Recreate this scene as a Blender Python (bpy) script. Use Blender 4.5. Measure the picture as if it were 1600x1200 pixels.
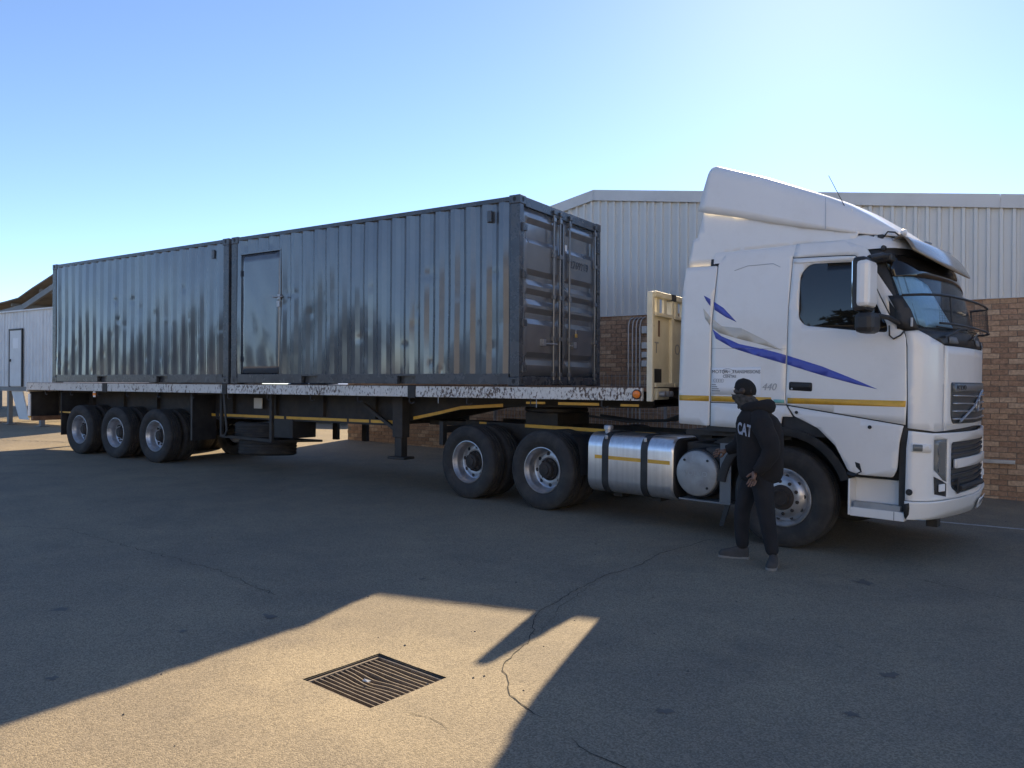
import bpy, bmesh, math, random
from mathutils import Vector, Matrix
R = math.radians
random.seed(7)
sc = bpy.context.scene
col = sc.collection
for o in list(bpy.data.objects): bpy.data.objects.remove(o)

# ------------------------------------------------------------------ camera
cd = bpy.data.cameras.new('camera'); cam = bpy.data.objects.new('camera', cd); col.objects.link(cam)
CYAW, CPIT, CROLL = -0.575092, -0.00067, 0.005462
_f = Vector((math.sin(CYAW)*math.cos(CPIT), math.cos(CYAW)*math.cos(CPIT), math.sin(CPIT)))
_r = Vector((math.cos(CYAW), -math.sin(CYAW), 0)); _u = _r.cross(_f)
_r2 = _r*math.cos(CROLL)+_u*math.sin(CROLL); _u2 = -_r*math.sin(CROLL)+_u*math.cos(CROLL)
m = Matrix.Identity(4)
for i in range(3):
    m[i][0] = _r2[i]; m[i][1] = _u2[i]; m[i][2] = -_f[i]
m.translation = (5.615, -8.836, 1.650)
cam.matrix_world = m
cd.sensor_width = 36; cd.sensor_fit = 'HORIZONTAL'; cd.lens = 36*1213.3/1600
cd.clip_start = .05; cd.clip_end = 2000
sc.camera = cam

# ------------------------------------------------------------------ sky, sun, exposure
SUN_AZ, SUN_EL = R(11.6), R(28.8)
w = bpy.data.worlds.new('World'); sc.world = w; w.use_nodes = True
nt = w.node_tree; nt.nodes.clear()
sky = nt.nodes.new('ShaderNodeTexSky'); sky.sky_type = 'NISHITA'; sky.sun_disc = False
sky.sun_elevation = SUN_EL; sky.sun_rotation = -SUN_AZ
sky.altitude = 3000; sky.air_density = .8; sky.dust_density = 0.65; sky.ozone_density = 2.0
bg = nt.nodes.new('ShaderNodeBackground'); bg.inputs[1].default_value = 0.060
wo = nt.nodes.new('ShaderNodeOutputWorld')
nt.links.new(sky.outputs[0], bg.inputs[0]); nt.links.new(bg.outputs[0], wo.inputs[0])
sd = bpy.data.lights.new('sun', 'SUN'); sd.energy = 2.6; sd.angle = R(.53); sd.color = (1, .80, .52)
sun = bpy.data.objects.new('sun', sd); col.objects.link(sun)
_d = Vector((-math.sin(SUN_AZ)*math.cos(SUN_EL), math.cos(SUN_AZ)*math.cos(SUN_EL), math.sin(SUN_EL)))
sun.rotation_euler = _d.to_track_quat('Z', 'Y').to_euler()
sun.location = (0, 0, 30)
sc.view_settings.view_transform = 'Standard'; sc.view_settings.look = 'None'
sc.view_settings.exposure = 2.2; sc.view_settings.gamma = 1
sc.view_settings.use_curve_mapping = False
sc.render.engine = 'CYCLES'
sc.cycles.max_bounces = 8; sc.cycles.diffuse_bounces = 4; sc.cycles.glossy_bounces = 4
sc.cycles.use_denoising = True

# ------------------------------------------------------------------ materials
MATS = {}
def mat(name, base, rough=.6, metal=0., var=.12, vscale=3., bump=0., bscale=40., spec=.5, coat=0., fine=0., dirt=None, dscale=1.3, damt=.5, streak=0., ior=None):
    """Principled paint / rubber / steel with large tonal variation, optional dirt patches, grain and relief"""
    if name in MATS: return MATS[name]
    mt = bpy.data.materials.new(name); mt.use_nodes = True
    n = mt.node_tree.nodes; l = mt.node_tree.links
    b = n['Principled BSDF']
    b.inputs['Roughness'].default_value = rough; b.inputs['Metallic'].default_value = metal
    b.inputs['Specular IOR Level'].default_value = spec
    if ior: b.inputs['IOR'].default_value = ior
    b.inputs['Coat Weight'].default_value = coat; b.inputs['Coat Roughness'].default_value = .06
    tc = n.new('ShaderNodeTexCoord')
    vec = tc.outputs['Object']
    nz = n.new('ShaderNodeTexNoise'); nz.inputs['Scale'].default_value = vscale; nz.inputs['Detail'].default_value = 5
    if streak:
        mp = n.new('ShaderNodeMapping'); mp.inputs['Scale'].default_value = (1, 1, streak); l.new(vec, mp.inputs[0]); l.new(mp.outputs[0], nz.inputs[0])
    else: l.new(vec, nz.inputs[0])
    rp = n.new('ShaderNodeMapRange'); rp.inputs[1].default_value = .3; rp.inputs[2].default_value = .7
    rp.inputs[3].default_value = 1-var; rp.inputs[4].default_value = 1+var
    l.new(nz.outputs[0], rp.inputs[0])
    mx = n.new('ShaderNodeVectorMath'); mx.operation = 'SCALE'
    mx.inputs[0].default_value = base[:3]; l.new(rp.outputs[0], mx.inputs['Scale'])
    out = mx.outputs[0]
    if fine:
        nf = n.new('ShaderNodeTexNoise'); nf.inputs['Scale'].default_value = bscale; nf.inputs['Detail'].default_value = 3; l.new(vec, nf.inputs[0])
        rf = n.new('ShaderNodeMapRange'); rf.inputs[1].default_value = .35; rf.inputs[2].default_value = .65; rf.inputs[3].default_value = 1-fine; rf.inputs[4].default_value = 1+fine
        l.new(nf.outputs[0], rf.inputs[0]); m2 = n.new('ShaderNodeVectorMath'); m2.operation = 'SCALE'; l.new(out, m2.inputs[0]); l.new(rf.outputs[0], m2.inputs['Scale']); out = m2.outputs[0]
    if dirt:
        nd = n.new('ShaderNodeTexNoise'); nd.inputs['Scale'].default_value = dscale; nd.inputs['Detail'].default_value = 9; nd.inputs['Roughness'].default_value = .68
        l.new(vec, nd.inputs[0])
        rd = n.new('ShaderNodeMapRange'); rd.inputs[1].default_value = .48; rd.inputs[2].default_value = .72; rd.inputs[3].default_value = 0; rd.inputs[4].default_value = damt
        l.new(nd.outputs[0], rd.inputs[0])
        md = n.new('ShaderNodeMix'); md.data_type = 'RGBA'; l.new(rd.outputs[0], md.inputs[0]); l.new(out, md.inputs[6]); md.inputs[7].default_value = (*dirt, 1); out = md.outputs[2]
        ra = n.new('ShaderNodeMapRange'); ra.inputs[1].default_value = 0; ra.inputs[2].default_value = 1; ra.inputs[3].default_value = rough; ra.inputs[4].default_value = min(1, rough+.4)
        l.new(rd.outputs[0], ra.inputs[0]); l.new(ra.outputs[0], b.inputs['Roughness'])
    l.new(out, b.inputs['Base Color'])
    if bump:
        nb = n.new('ShaderNodeTexNoise'); nb.inputs['Scale'].default_value = bscale; nb.inputs['Detail'].default_value = 4; l.new(vec, nb.inputs[0])
        bp = n.new('ShaderNodeBump'); bp.inputs['Strength'].default_value = bump; bp.inputs['Distance'].default_value = .01
        l.new(nb.outputs[0], bp.inputs['Height']); l.new(bp.outputs[0], b.inputs['Normal'])
    MATS[name] = mt
    return mt

def chipped(name, paint, under, scale=14., thr=.53, rough=.55, vs=1.):
    """paint flaked off rusty steel"""
    mt = bpy.data.materials.new(name); mt.use_nodes = True
    n = mt.node_tree.nodes; l = mt.node_tree.links; b = n['Principled BSDF']; b.inputs['Roughness'].default_value = rough
    tc = n.new('ShaderNodeTexCoord'); mp = n.new('ShaderNodeMapping'); mp.inputs['Scale'].default_value = (1, 1, vs); l.new(tc.outputs['Object'], mp.inputs[0])
    a = n.new('ShaderNodeTexNoise'); a.inputs['Scale'].default_value = scale; a.inputs['Detail'].default_value = 9; a.inputs['Roughness'].default_value = .7; l.new(mp.outputs[0], a.inputs[0])
    c = n.new('ShaderNodeTexNoise'); c.inputs['Scale'].default_value = .9; c.inputs['Detail'].default_value = 3; l.new(tc.outputs['Object'], c.inputs[0])
    ad = n.new('ShaderNodeMath'); ad.operation = 'MULTIPLY_ADD'; l.new(c.outputs[0], ad.inputs[0]); ad.inputs[1].default_value = .28; l.new(a.outputs[0], ad.inputs[2])
    mr = n.new('ShaderNodeMapRange'); mr.inputs[1].default_value = thr+.115; mr.inputs[2].default_value = thr+.185; l.new(ad.outputs[0], mr.inputs[0])
    k = n.new('ShaderNodeTexNoise'); k.inputs['Scale'].default_value = 6; k.inputs['Detail'].default_value = 6; l.new(tc.outputs['Object'], k.inputs[0])
    m1 = n.new('ShaderNodeMix'); m1.data_type = 'RGBA'; l.new(k.outputs[0], m1.inputs[0]); m1.inputs[6].default_value = (*under, 1); m1.inputs[7].default_value = (under[0]*.35, under[1]*.35, under[2]*.4, 1)
    m2 = n.new('ShaderNodeMix'); m2.data_type = 'RGBA'; l.new(k.outputs[0], m2.inputs[0]); m2.inputs[6].default_value = (*paint, 1); m2.inputs[7].default_value = (paint[0]*.72, paint[1]*.7, paint[2]*.66, 1)
    m3 = n.new('ShaderNodeMix'); m3.data_type = 'RGBA'; l.new(mr.outputs[0], m3.inputs[0]); l.new(m2.outputs[2], m3.inputs[6]); l.new(m1.outputs[2], m3.inputs[7])
    l.new(m3.outputs[2], b.inputs['Base Color'])
    bp = n.new('ShaderNodeBump'); bp.inputs['Strength'].default_value = .4; bp.inputs['Distance'].default_value = .004; bp.invert = True; l.new(mr.outputs[0], bp.inputs['Height']); l.new(bp.outputs[0], b.inputs['Normal'])
    MATS[name] = mt
    return mt

def ground_material():
    mt = bpy.data.materials.new('dusty_asphalt'); mt.use_nodes = True
    n = mt.node_tree.nodes; l = mt.node_tree.links; b = n['Principled BSDF']
    b.inputs['Roughness'].default_value = .85; b.inputs['Specular IOR Level'].default_value = .3
    tc = n.new('ShaderNodeTexCoord'); V = tc.outputs['Object']
    def noise(s, d=4, r=.55):
        x = n.new('ShaderNodeTexNoise'); x.inputs['Scale'].default_value = s; x.inputs['Detail'].default_value = d; x.inputs['Roughness'].default_value = r; l.new(V, x.inputs[0]); return x.outputs[0]
    def rng(s, a, b_, c, d):
        x = n.new('ShaderNodeMapRange'); l.new(s, x.inputs[0])
        for i, q in enumerate((a, b_, c, d)): x.inputs[i+1].default_value = q
        return x.outputs[0]
    big = rng(noise(.35, 6, .6), .38, .64, 0, 1); mid = rng(noise(1.7, 7, .65), .4, .66, 0, 1)
    mm = n.new('ShaderNodeMath'); mm.operation = 'MULTIPLY_ADD'; l.new(big, mm.inputs[0]); mm.inputs[1].default_value = .6; 
    m5 = n.new('ShaderNodeMath'); m5.operation = 'MULTIPLY'; l.new(mid, m5.inputs[0]); m5.inputs[1].default_value = .4; l.new(m5.outputs[0], mm.inputs[2])
    c = n.new('ShaderNodeMix'); c.data_type = 'RGBA'; l.new(mm.outputs[0], c.inputs[0])
    c.inputs[6].default_value = (.190, .160, .122, 1); c.inputs[7].default_value = (.270, .222, .154, 1)
    ds = n.new('ShaderNodeVectorMath'); ds.operation = 'DISTANCE'; l.new(V, ds.inputs[0]); ds.inputs[1].default_value = (2.45, -5.6, 0)
    dn = n.new('ShaderNodeMath'); dn.operation = 'MULTIPLY_ADD'; l.new(noise(2.2, 6, .6), dn.inputs[0]); dn.inputs[1].default_value = 1.5; l.new(ds.outputs['Value'], dn.inputs[2])
    dust = rng(dn.outputs[0], 1.05, 1.75, .75, 0)
    c2 = n.new('ShaderNodeMix'); c2.data_type = 'RGBA'; l.new(dust, c2.inputs[0]); l.new(c.outputs[2], c2.inputs[6]); c2.inputs[7].default_value = (.33, .272, .185, 1); c = c2
    wear = rng(noise(.9, 8, .7), .52, .70, 0, .45)
    c3 = n.new('ShaderNodeMix'); c3.data_type = 'RGBA'; l.new(wear, c3.inputs[0]); l.new(c.outputs[2], c3.inputs[6]); c3.inputs[7].default_value = (.13, .112, .092, 1); c = c3
    vo = n.new('ShaderNodeTexVoronoi'); vo.inputs['Scale'].default_value = 130; l.new(V, vo.inputs[0])
    sp = n.new('ShaderNodeSeparateColor'); l.new(vo.outputs['Color'], sp.inputs[0])
    g1 = rng(sp.outputs[0], 0, 1, .66, 1.34)
    g2 = rng(noise(420, 2), .3, .7, .84, 1.16)
    gm = n.new('ShaderNodeMath'); gm.operation = 'MULTIPLY'; l.new(g1, gm.inputs[0]); l.new(g2, gm.inputs[1])
    s = n.new('ShaderNodeVectorMath'); s.operation = 'SCALE'; l.new(c.outputs[2], s.inputs[0]); l.new(gm.outputs[0], s.inputs['Scale'])
    l.new(s.outputs[0], b.inputs['Base Color'])
    hh = n.new('ShaderNodeMath'); hh.operation = 'MULTIPLY_ADD'; l.new(vo.outputs['Distance'], hh.inputs[0]); hh.inputs[1].default_value = -1.; l.new(noise(160, 4), hh.inputs[2])
    bp = n.new('ShaderNodeBump'); bp.inputs['Strength'].default_value = .45; bp.inputs['Distance'].default_value = .005; l.new(hh.outputs[0], bp.inputs['Height'])
    l.new(bp.outputs[0], b.inputs['Normal'])
    return mt

def brick_material():
    mt = bpy.data.materials.new('face_brick'); mt.use_nodes = True
    n = mt.node_tree.nodes; l = mt.node_tree.links; b = n['Principled BSDF']; b.inputs['Roughness'].default_value = .9
    oi = n.new('ShaderNodeObjectInfo'); ge = n.new('ShaderNodeNewGeometry')
    a = n.new('ShaderNodeMath'); a.operation = 'ADD'; l.new(oi.outputs['Random'], a.inputs[0]); l.new(ge.outputs['Random Per Island'], a.inputs[1])
    f = n.new('ShaderNodeMath'); f.operation = 'FRACT'; l.new(a.outputs[0], f.inputs[0])
    cr = n.new('ShaderNodeValToRGB'); l.new(f.outputs[0], cr.inputs[0])
    e = cr.color_ramp.elements; e[0].color = (.28, .175, .115, 1); e[1].color = (.45, .32, .215, 1)
    for p_, c_ in ((.25, (.36, .225, .145, 1)), (.5, (.42, .275, .175, 1)), (.72, (.31, .20, .135, 1)), (.88, (.48, .34, .23, 1))):
        q = e.new(p_); q.color = c_
    tc = n.new('ShaderNodeTexCoord')
    nz = n.new('ShaderNodeTexNoise'); nz.inputs['Scale'].default_value = 30; nz.inputs['Detail'].default_value = 6; l.new(ge.outputs['Position'], nz.inputs[0])
    mr = n.new('ShaderNodeMapRange'); mr.inputs[1].default_value = .3; mr.inputs[2].default_value = .7; mr.inputs[3].default_value = .75; mr.inputs[4].default_value = 1.2; l.new(nz.outputs[0], mr.inputs[0])
    s = n.new('ShaderNodeVectorMath'); s.operation = 'SCALE'; l.new(cr.outputs[0], s.inputs[0]); l.new(mr.outputs[0], s.inputs['Scale']); l.new(s.outputs[0], b.inputs['Base Color'])
    bp = n.new('ShaderNodeBump'); bp.inputs['Strength'].default_value = .5; bp.inputs['Distance'].default_value = .004; l.new(nz.outputs[0], bp.inputs['Height']); l.new(bp.outputs[0], b.inputs['Normal'])
    return mt

def glass_material(name, tint, rough=.02, alpha=1.):
    mt = bpy.data.materials.new(name); mt.use_nodes = True
    b = mt.node_tree.nodes['Principled BSDF']
    b.inputs['Base Color'].default_value = (*tint, 1); b.inputs['Roughness'].default_value = rough; b.inputs['IOR'].default_value = 1.52
    if alpha < 1:
        b.inputs['Alpha'].default_value = alpha
    MATS[name] = mt
    return mt

M_GROUND = ground_material(); M_BRICK = brick_material()
M_WHITE = mat('cab_white_paint', (.80, .785, .76), .32, var=.03, vscale=1.1, coat=.35, dirt=(.42, .38, .32), dscale=2.2, damt=.16)
M_CREAM = chipped('cream_headboard_paint', (.86, .79, .60), (.16, .085, .045), 5., .68)  # cream paint raised in tone, bounced sunlight included in the colour
M_RAIL = chipped('flaking_white_rail_paint', (.80, .78, .74), (.15, .092, .062), 34., .535, vs=.55)
M_RAILR = chipped('flaking_white_rail_paint_rear', (.74, .72, .68), (.15, .092, .062), 22., .565, vs=.55)
M_BLACK = mat('black_plastic', (.022, .022, .024), .5, var=.2, vscale=8, dirt=(.09, .08, .07), dscale=5, damt=.35)
M_CHASSIS = mat('chassis_grime', (.030, .028, .027), .65, var=.3, vscale=5, bump=.3, bscale=25, dirt=(.10, .08, .062), dscale=4, damt=.5)
M_RUBBER = mat('tyre_rubber', (.030, .029, .029), .8, var=.15, vscale=9, bump=.25, bscale=120, dirt=(.115, .10, .085), dscale=5, damt=.45)
M_ALU = mat('brushed_aluminium', (.72, .72, .74), .28, metal=.9, var=.10, vscale=30, streak=.02, dirt=(.35, .33, .31), dscale=4, damt=.25)
M_RIM = mat('wheel_alloy', (.50, .50, .52), .36, metal=.85, var=.12, vscale=10, dirt=(.22, .19, .16), dscale=9, damt=.5)
M_RIMS = mat('trailer_rim_steel', (.50, .52, .56), .38, metal=.7, var=.15, vscale=10, dirt=(.16, .14, .12), dscale=8, damt=.6)
M_HUB = mat('rusty_hub', (.034, .028, .025), .75, var=.35, vscale=14, bump=.4, bscale=60)
M_STEEL = mat('galvanised_steel', (.42, .42, .43), .45, metal=.7, var=.15, vscale=6)
M_YELLOW = mat('yellow_reflective_tape', (.72, .40, .05), .4, var=.08, vscale=6, dirt=(.2, .13, .05), dscale=7, damt=.35)
M_ORANGE = mat('amber_lens', (.85, .22, .03), .15, var=.05)
M_BLUE = mat('blue_vinyl', (.075, .10, .42), .35, var=.05)
M_BEIGE = mat('silver_beige_vinyl', (.56, .53, .46), .35, var=.05)
M_PRINT = mat('dark_print', (.13, .13, .14), .6, var=.1)
M_STICKER = mat('white_vinyl', (.82, .82, .82), .4, var=.02)
M_GREEN = mat('teal_sticker', (.22, .52, .47), .45, var=.05)
M_GREY = mat('grey_badge', (.40, .40, .41), .3, metal=.6, var=.05)
M_GLASS = glass_material('tinted_side_glass', (.012, .010, .009))
M_WSGLASS = glass_material('windscreen_glass', (.030, .036, .038), .02, .25)
M_LENS = glass_material('headlamp_lens', (.16, .17, .17), .06)
M_VISOR = glass_material('smoked_visor_acrylic', (.20, .165, .12), .16)
M_DARKGRILLE = mat('dark_grille_plastic', (.05, .055, .058), .4, var=.1)
M_CONT = mat('container_grey_blue_paint', (.078, .089, .104), .14, var=.08, vscale=2.2, bump=.04, bscale=7, spec=.8, coat=.6, dirt=(.15, .155, .16), dscale=3.1, damt=.22)
M_CONTF = mat('container_frame_paint', (.058, .066, .080), .25, var=.2, vscale=4, dirt=(.15, .145, .125), dscale=3.3, damt=.35)
M_CONTD = mat('container_door_paint', (.135, .140, .150), .18, var=.10, vscale=2.5, bump=.04, bscale=9, spec=.8, coat=.5, dirt=(.15, .15, .15), dscale=2.5, damt=.2)  # lighter than the body paint, sky reflection put into the grey
M_SEAL = mat('door_gasket', (.02, .02, .02), .7)
M_CLAD = mat('pale_wall_cladding', (.62, .62, .60), .45, var=.05, vscale=1.2, spec=.5, dirt=(.38, .36, .33), dscale=1.2, damt=.25)
M_FASCIA = mat('pale_fascia', (.58, .575, .565), .45, var=.05, vscale=1.5, dirt=(.33, .31, .28), dscale=2, damt=.2)
M_MORTAR = mat('mortar', (.20, .165, .135), .95, var=.15, vscale=9, bump=.3, bscale=90)
M_CABIN = mat('white_ribbed_cabin_sheet', (.74, .75, .74), .5, var=.05, vscale=1.5, dirt=(.45, .41, .35), dscale=2, damt=.25)
M_RUST = mat('rusty_steel', (.15, .085, .055), .8, var=.35, vscale=9, bump=.3, bscale=50)
M_SHEDROOF = mat('weathered_roof_sheet', (.17, .145, .12), .75, var=.3, vscale=2.5)
M_SHEDSTEEL = mat('grey_painted_steel', (.16, .17, .18), .5, var=.12)
M_GRATE = mat('grate_iron', (.20, .165, .13), .55, metal=.3, var=.25, vscale=20)
M_PIT = mat('drain_pit_concrete', (.05, .045, .04), .95, var=.3, vscale=8)
M_CRACK = mat('crack_dark', (.022, .020, .018), .95, var=.2)
M_STAIN = mat('oil_stain', (.105, .092, .078), .7, var=.25, vscale=6)
M_LINE = mat('worn_white_line', (.42, .41, .39), .85, var=.25, vscale=14, fine=.3, bscale=60)
M_PAPER = mat('paper_litter', (.6, .59, .56), .8, var=.05)
M_SKIN = mat('shaded_dark_skin', (.034, .022, .018), .5, var=.1, vscale=20)  # dark skin, deepened further with the shadow over the head
M_HAND = mat('brown_hand_skin', (.17, .095, .066), .5, var=.15, vscale=30)
M_HOODIE = mat('black_fleece', (.014, .0125, .0135), .95, var=.2, vscale=9, bump=.5, bscale=30)
M_JEANS = mat('black_denim', (.013, .013, .016), .9, var=.25, vscale=8, bump=.4, bscale=40)
M_SNOOD = mat('camouflage_snood', (.055, .05, .045), .9, var=.6, vscale=26)
M_HAIR = mat('black_hair', (.012, .011, .011), .9, var=.2, bump=.6, bscale=150)
M_SHOE = mat('grey_suede', (.055, .052, .05), .9, var=.2, vscale=12)
M_SOLE = mat('pale_sole', (.22, .21, .195), .8)
M_CARW = mat('silver_car_paint', (.45, .46, .47), .3, metal=.3, var=.03, coat=.5)
M_LEAF = mat('tree_leaf', (.022, .030, .012), .7, var=.4, vscale=1.2)
M_BARK = mat('bark', (.11, .085, .06), .9, var=.3)

# ------------------------------------------------------------------ mesh helpers
class MB:
    def __init__(s, org=(0, 0, 0)): s.v = []; s.f = []; s.o = Vector(org)
    def add(s, vs, fs):
        k = len(s.v); s.v += [Vector(q)-s.o for q in vs]; s.f += [[i+k for i in f] for f in fs]; return s
    def box(s, x0, x1, y0, y1, z0, z1):
        return s.add([(x0, y0, z0), (x1, y0, z0), (x1, y1, z0), (x0, y1, z0), (x0, y0, z1), (x1, y0, z1), (x1, y1, z1), (x0, y1, z1)],
                     [(0, 3, 2, 1), (4, 5, 6, 7), (0, 1, 5, 4), (1, 2, 6, 5), (2, 3, 7, 6), (3, 0, 4, 7)])
    def bar(s, a, b, wd, ht, up=(0, 0, 1)):
        a, b = Vector(a), Vector(b); d = (b-a).normalized(); r = d.cross(Vector(up)).normalized()*wd/2; u = r.cross(d).normalized()*ht/2
        vs = [p+q for p in (a, b) for q in (-r-u, r-u, r+u, -r+u)]
        return s.add(vs, [(3, 2, 1, 0), (4, 5, 6, 7), (0, 1, 5, 4), (1, 2, 6, 5), (2, 3, 7, 6), (3, 0, 4, 7)])
    def tube(s, pts, r, n=8):
        pts = [Vector(p) for p in pts]; rings = []
        for i, p in enumerate(pts):
            d = (pts[min(i+1, len(pts)-1)]-pts[max(i-1, 0)]).normalized()
            a = d.orthogonal().normalized() if i == 0 else (pa-d*pa.dot(d)).normalized()
            pa = a; b = d.cross(a); rr = r[i] if isinstance(r, (list, tuple)) else r
            rings.append([p+(a*math.cos(t)+b*math.sin(t))*rr for t in [2*math.pi*k/n for k in range(n)]])
        return s.loft(rings, True, True)
    def loft(s, rings, closed=True, cap=False):
        n = len(rings[0]); vs = [q for r_ in rings for q in r_]; fs = []
        for i in range(len(rings)-1):
            for k in range(n if closed else n-1):
                j = (k+1) % n; fs.append((i*n+k, i*n+j, (i+1)*n+j, (i+1)*n+k))
        if cap: fs.append(tuple(range(n-1, -1, -1))); fs.append(tuple((len(rings)-1)*n+k for k in range(n)))
        return s.add(vs, fs)
    def lathe(s, prof, c, axis='y', n=48, capends=False):
        c = Vector(c); rings = []
        for r, a in prof:
            ring = []
            for k in range(n):
                t = 2*math.pi*k/n; x, z = r*math.cos(t), r*math.sin(t)
                ring.append(c+Vector({'y': (x, a, z), 'x': (a, x, z), 'z': (x, z, a)}[axis]))
            rings.append(ring)
        return s.loft(rings, True, capends)
    def prism(s, poly, a0, a1, plane='xz'):
        n = len(poly)
        g = (lambda p, a: (p[0], a, p[1])) if plane == 'xz' else (lambda p, a: (a, p[0], p[1])) if plane == 'yz' else (lambda p, a: (p[0], p[1], a))
        vs = [g(p, a0) for p in poly]+[g(p, a1) for p in poly]
        return s.add(vs, [tuple(range(n)), tuple(range(2*n-1, n-1, -1))]+[(i, (i+1) % n, n+(i+1) % n, n+i) for i in range(n)])
    def mesh(s, name, smooth=None):
        me = bpy.data.meshes.new(name); me.from_pydata([tuple(q) for q in s.v], [], s.f)
        bm = bmesh.new(); bm.from_mesh(me); bmesh.ops.recalc_face_normals(bm, faces=bm.faces); bm.to_mesh(me); bm.free()
        if smooth is not None:
            me.shade_smooth(); me.set_sharp_from_angle(angle=R(smooth))
        return me
    def build(s, name, mt, parent=None, smooth=None, bevel=0, loc=None, recalc=True):
        return link(name, s.mesh(name, smooth), mt, parent, bevel, loc)
def link(name, me, mt=None, parent=None, bevel=0, loc=None):
    if mt is not None and not me.materials: me.materials.append(mt)
    o = bpy.data.objects.new(name, me); col.objects.link(o)
    if parent: o.parent = parent
    if loc is not None: o.location = loc
    if bevel:
        b = o.modifiers.new('bevel', 'BEVEL'); b.width = bevel; b.segments = 2; b.limit_method = 'ANGLE'; b.angle_limit = R(35)
    return o
def thing(name, label, cat, loc=(0, 0, 0), rot=(0, 0, 0), group=None):
    o = bpy.data.objects.new(name, None); col.objects.link(o); o.location = loc; o.rotation_euler = rot; o.empty_display_size = .3
    return tag(o, label, cat, group)
def tag(o, label=None, cat=None, group=None, kind=None):
    if label: o['label'] = label
    if cat: o['category'] = cat
    if group: o['group'] = group
    if kind: o['kind'] = kind
    return o
def text_mesh(txt, size, depth=.002, shear=0, spacing=1., bold=0.):
    cu = bpy.data.curves.new('lettering', 'FONT'); cu.body = txt; cu.size = size; cu.extrude = depth; cu.offset = bold; cu.shear = shear; cu.space_character = spacing
    cu.align_x = 'LEFT'; cu.resolution_u = 3
    ob = bpy.data.objects.new('lettering', cu); col.objects.link(ob)
    dg = bpy.context.evaluated_depsgraph_get(); dg.update()
    me = bpy.data.meshes.new_from_object(ob.evaluated_get(dg)); bpy.data.objects.remove(ob); bpy.data.curves.remove(cu)
    me.materials.clear()
    return me
def lettering(name, txt, size, mt, parent, loc, rot, sx=1., shear=0, depth=.0015, spacing=1.):
    o = link(name, text_mesh(txt, size, depth, shear, spacing), mt, parent, 0, loc); o.rotation_euler = rot; o.scale = (sx, 1, 1)
    return o
def lerp(xs, ys, x):
    if x <= xs[0]: return ys[0]
    for i in range(len(xs)-1):
        if x <= xs[i+1]:
            t = (x-xs[i])/(xs[i+1]-xs[i]); return ys[i]+t*(ys[i+1]-ys[i])
    return ys[-1]
def sst(a, b, x):
    t = max(0, min(1, (x-a)/(b-a))); return t*t*(3-2*t)

# ------------------------------------------------------------------ ground
def G(x, y):
    cx = max(-16, min(12, x)); cy = max(0, min(6, y))
    z = -.0088*cx - .0024*cx*cy
    d = math.hypot(x-2.55, y+5.535)
    return z - .022*math.exp(-(d/.75)**2)
GC = Vector((2.553, -5.534)); GA = R(-7.0)      # drain grate centre and turn
gx = Vector((math.cos(GA), math.sin(GA))); gy = Vector((-math.sin(GA), math.cos(GA)))
GHX, GHY = .295, .282
xs = [-300, -120, -60, -35, -25, -20, -16, -13, -10, -8, -6, -4, -2, 0, 1, 1.5, 1.8, 2.2, 2.6, 3.0, 3.4, 4, 5, 6, 8, 10, 12, 20, 40, 120, 300]
ys = [-300, -120, -60, -30, -15, -10, -8, -7, -6.6, -6.25, -5.9, -5.55, -5.2, -4.8, -4.4, -4, -3, -2, -1, 0, 1, 2, 3, 4, 5, 6, 8, 12, 20, 40, 120, 300]
g = MB(); vid = {}
for i, x in enumerate(xs):
    for j, y in enumerate(ys):
        vid[i, j] = len(g.v); g.v.append(Vector((x, y, G(x, y))))
i0, i1, j0, j1 = xs.index(1.8), xs.index(3.4), ys.index(-6.25), ys.index(-4.8)
for i in range(len(xs)-1):
    for j in range(len(ys)-1):
        if i0 <= i < i1 and j0 <= j < j1: continue
        g.f.append([vid[i, j], vid[i+1, j], vid[i+1, j+1], vid[i, j+1]])
outer = [(i, j0) for i in range(i0, i1)]+[(i1, j) for j in range(j0, j1)]+[(i, j1) for i in range(i1, i0, -1)]+[(i0, j) for j in range(j1, j0, -1)]
def grate_edge(p):
    return GC+gx*((p[0]-2.6)/.8*GHX)+gy*((p[1]+5.525)/.725*GHY)
prev = [vid[q] for q in outer]
for t in (.35, .7, 1.0):
    ring = []
    for q in outer:
        P = Vector((xs[q[0]], ys[q[1]])); e = grate_edge(P); Q = P.lerp(e, t); ring.append(len(g.v)); g.v.append(Vector((Q.x, Q.y, G(Q.x, Q.y))))
    for k in range(len(outer)):
        kk = (k+1) % len(outer); g.f.append([prev[k], prev[kk], ring[kk], ring[k]])
    prev = ring
ground = g.build('ground', M_GROUND, smooth=60); tag(ground, kind='structure')

def on_ground(pts, width, name, mt, jitter=0., lift=.003, n=None):
    """thin irregular strip that follows the ground"""
    b = MB(); P = [Vector(p) for p in pts]
    Q = []
    for a, c in zip(P[:-1], P[1:]):
        k = max(1, int((c-a).length/.05))
        for t in range(k): Q.append(a.lerp(c, t/k)+Vector((random.uniform(-1, 1), random.uniform(-1, 1)))*jitter)
    Q.append(P[-1]); L = []; Rr = []
    for i, q in enumerate(Q):
        d = (Q[min(i+1, len(Q)-1)]-Q[max(i-1, 0)]).normalized(); nn = Vector((-d.y, d.x)); ww = width*(random.uniform(.4, 1.2) if jitter else 1)*(.3 if i in (0, len(Q)-1) and jitter else 1)
        for s_, A in ((1, L), (-1, Rr)):
            e = q+nn*s_*ww/2; A.append((e.x, e.y, G(e.x, e.y)+lift))
    b.loft([[l_, r_] for l_, r_ in zip(L, Rr)], False)
    return b.build(name, mt, ground)
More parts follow.
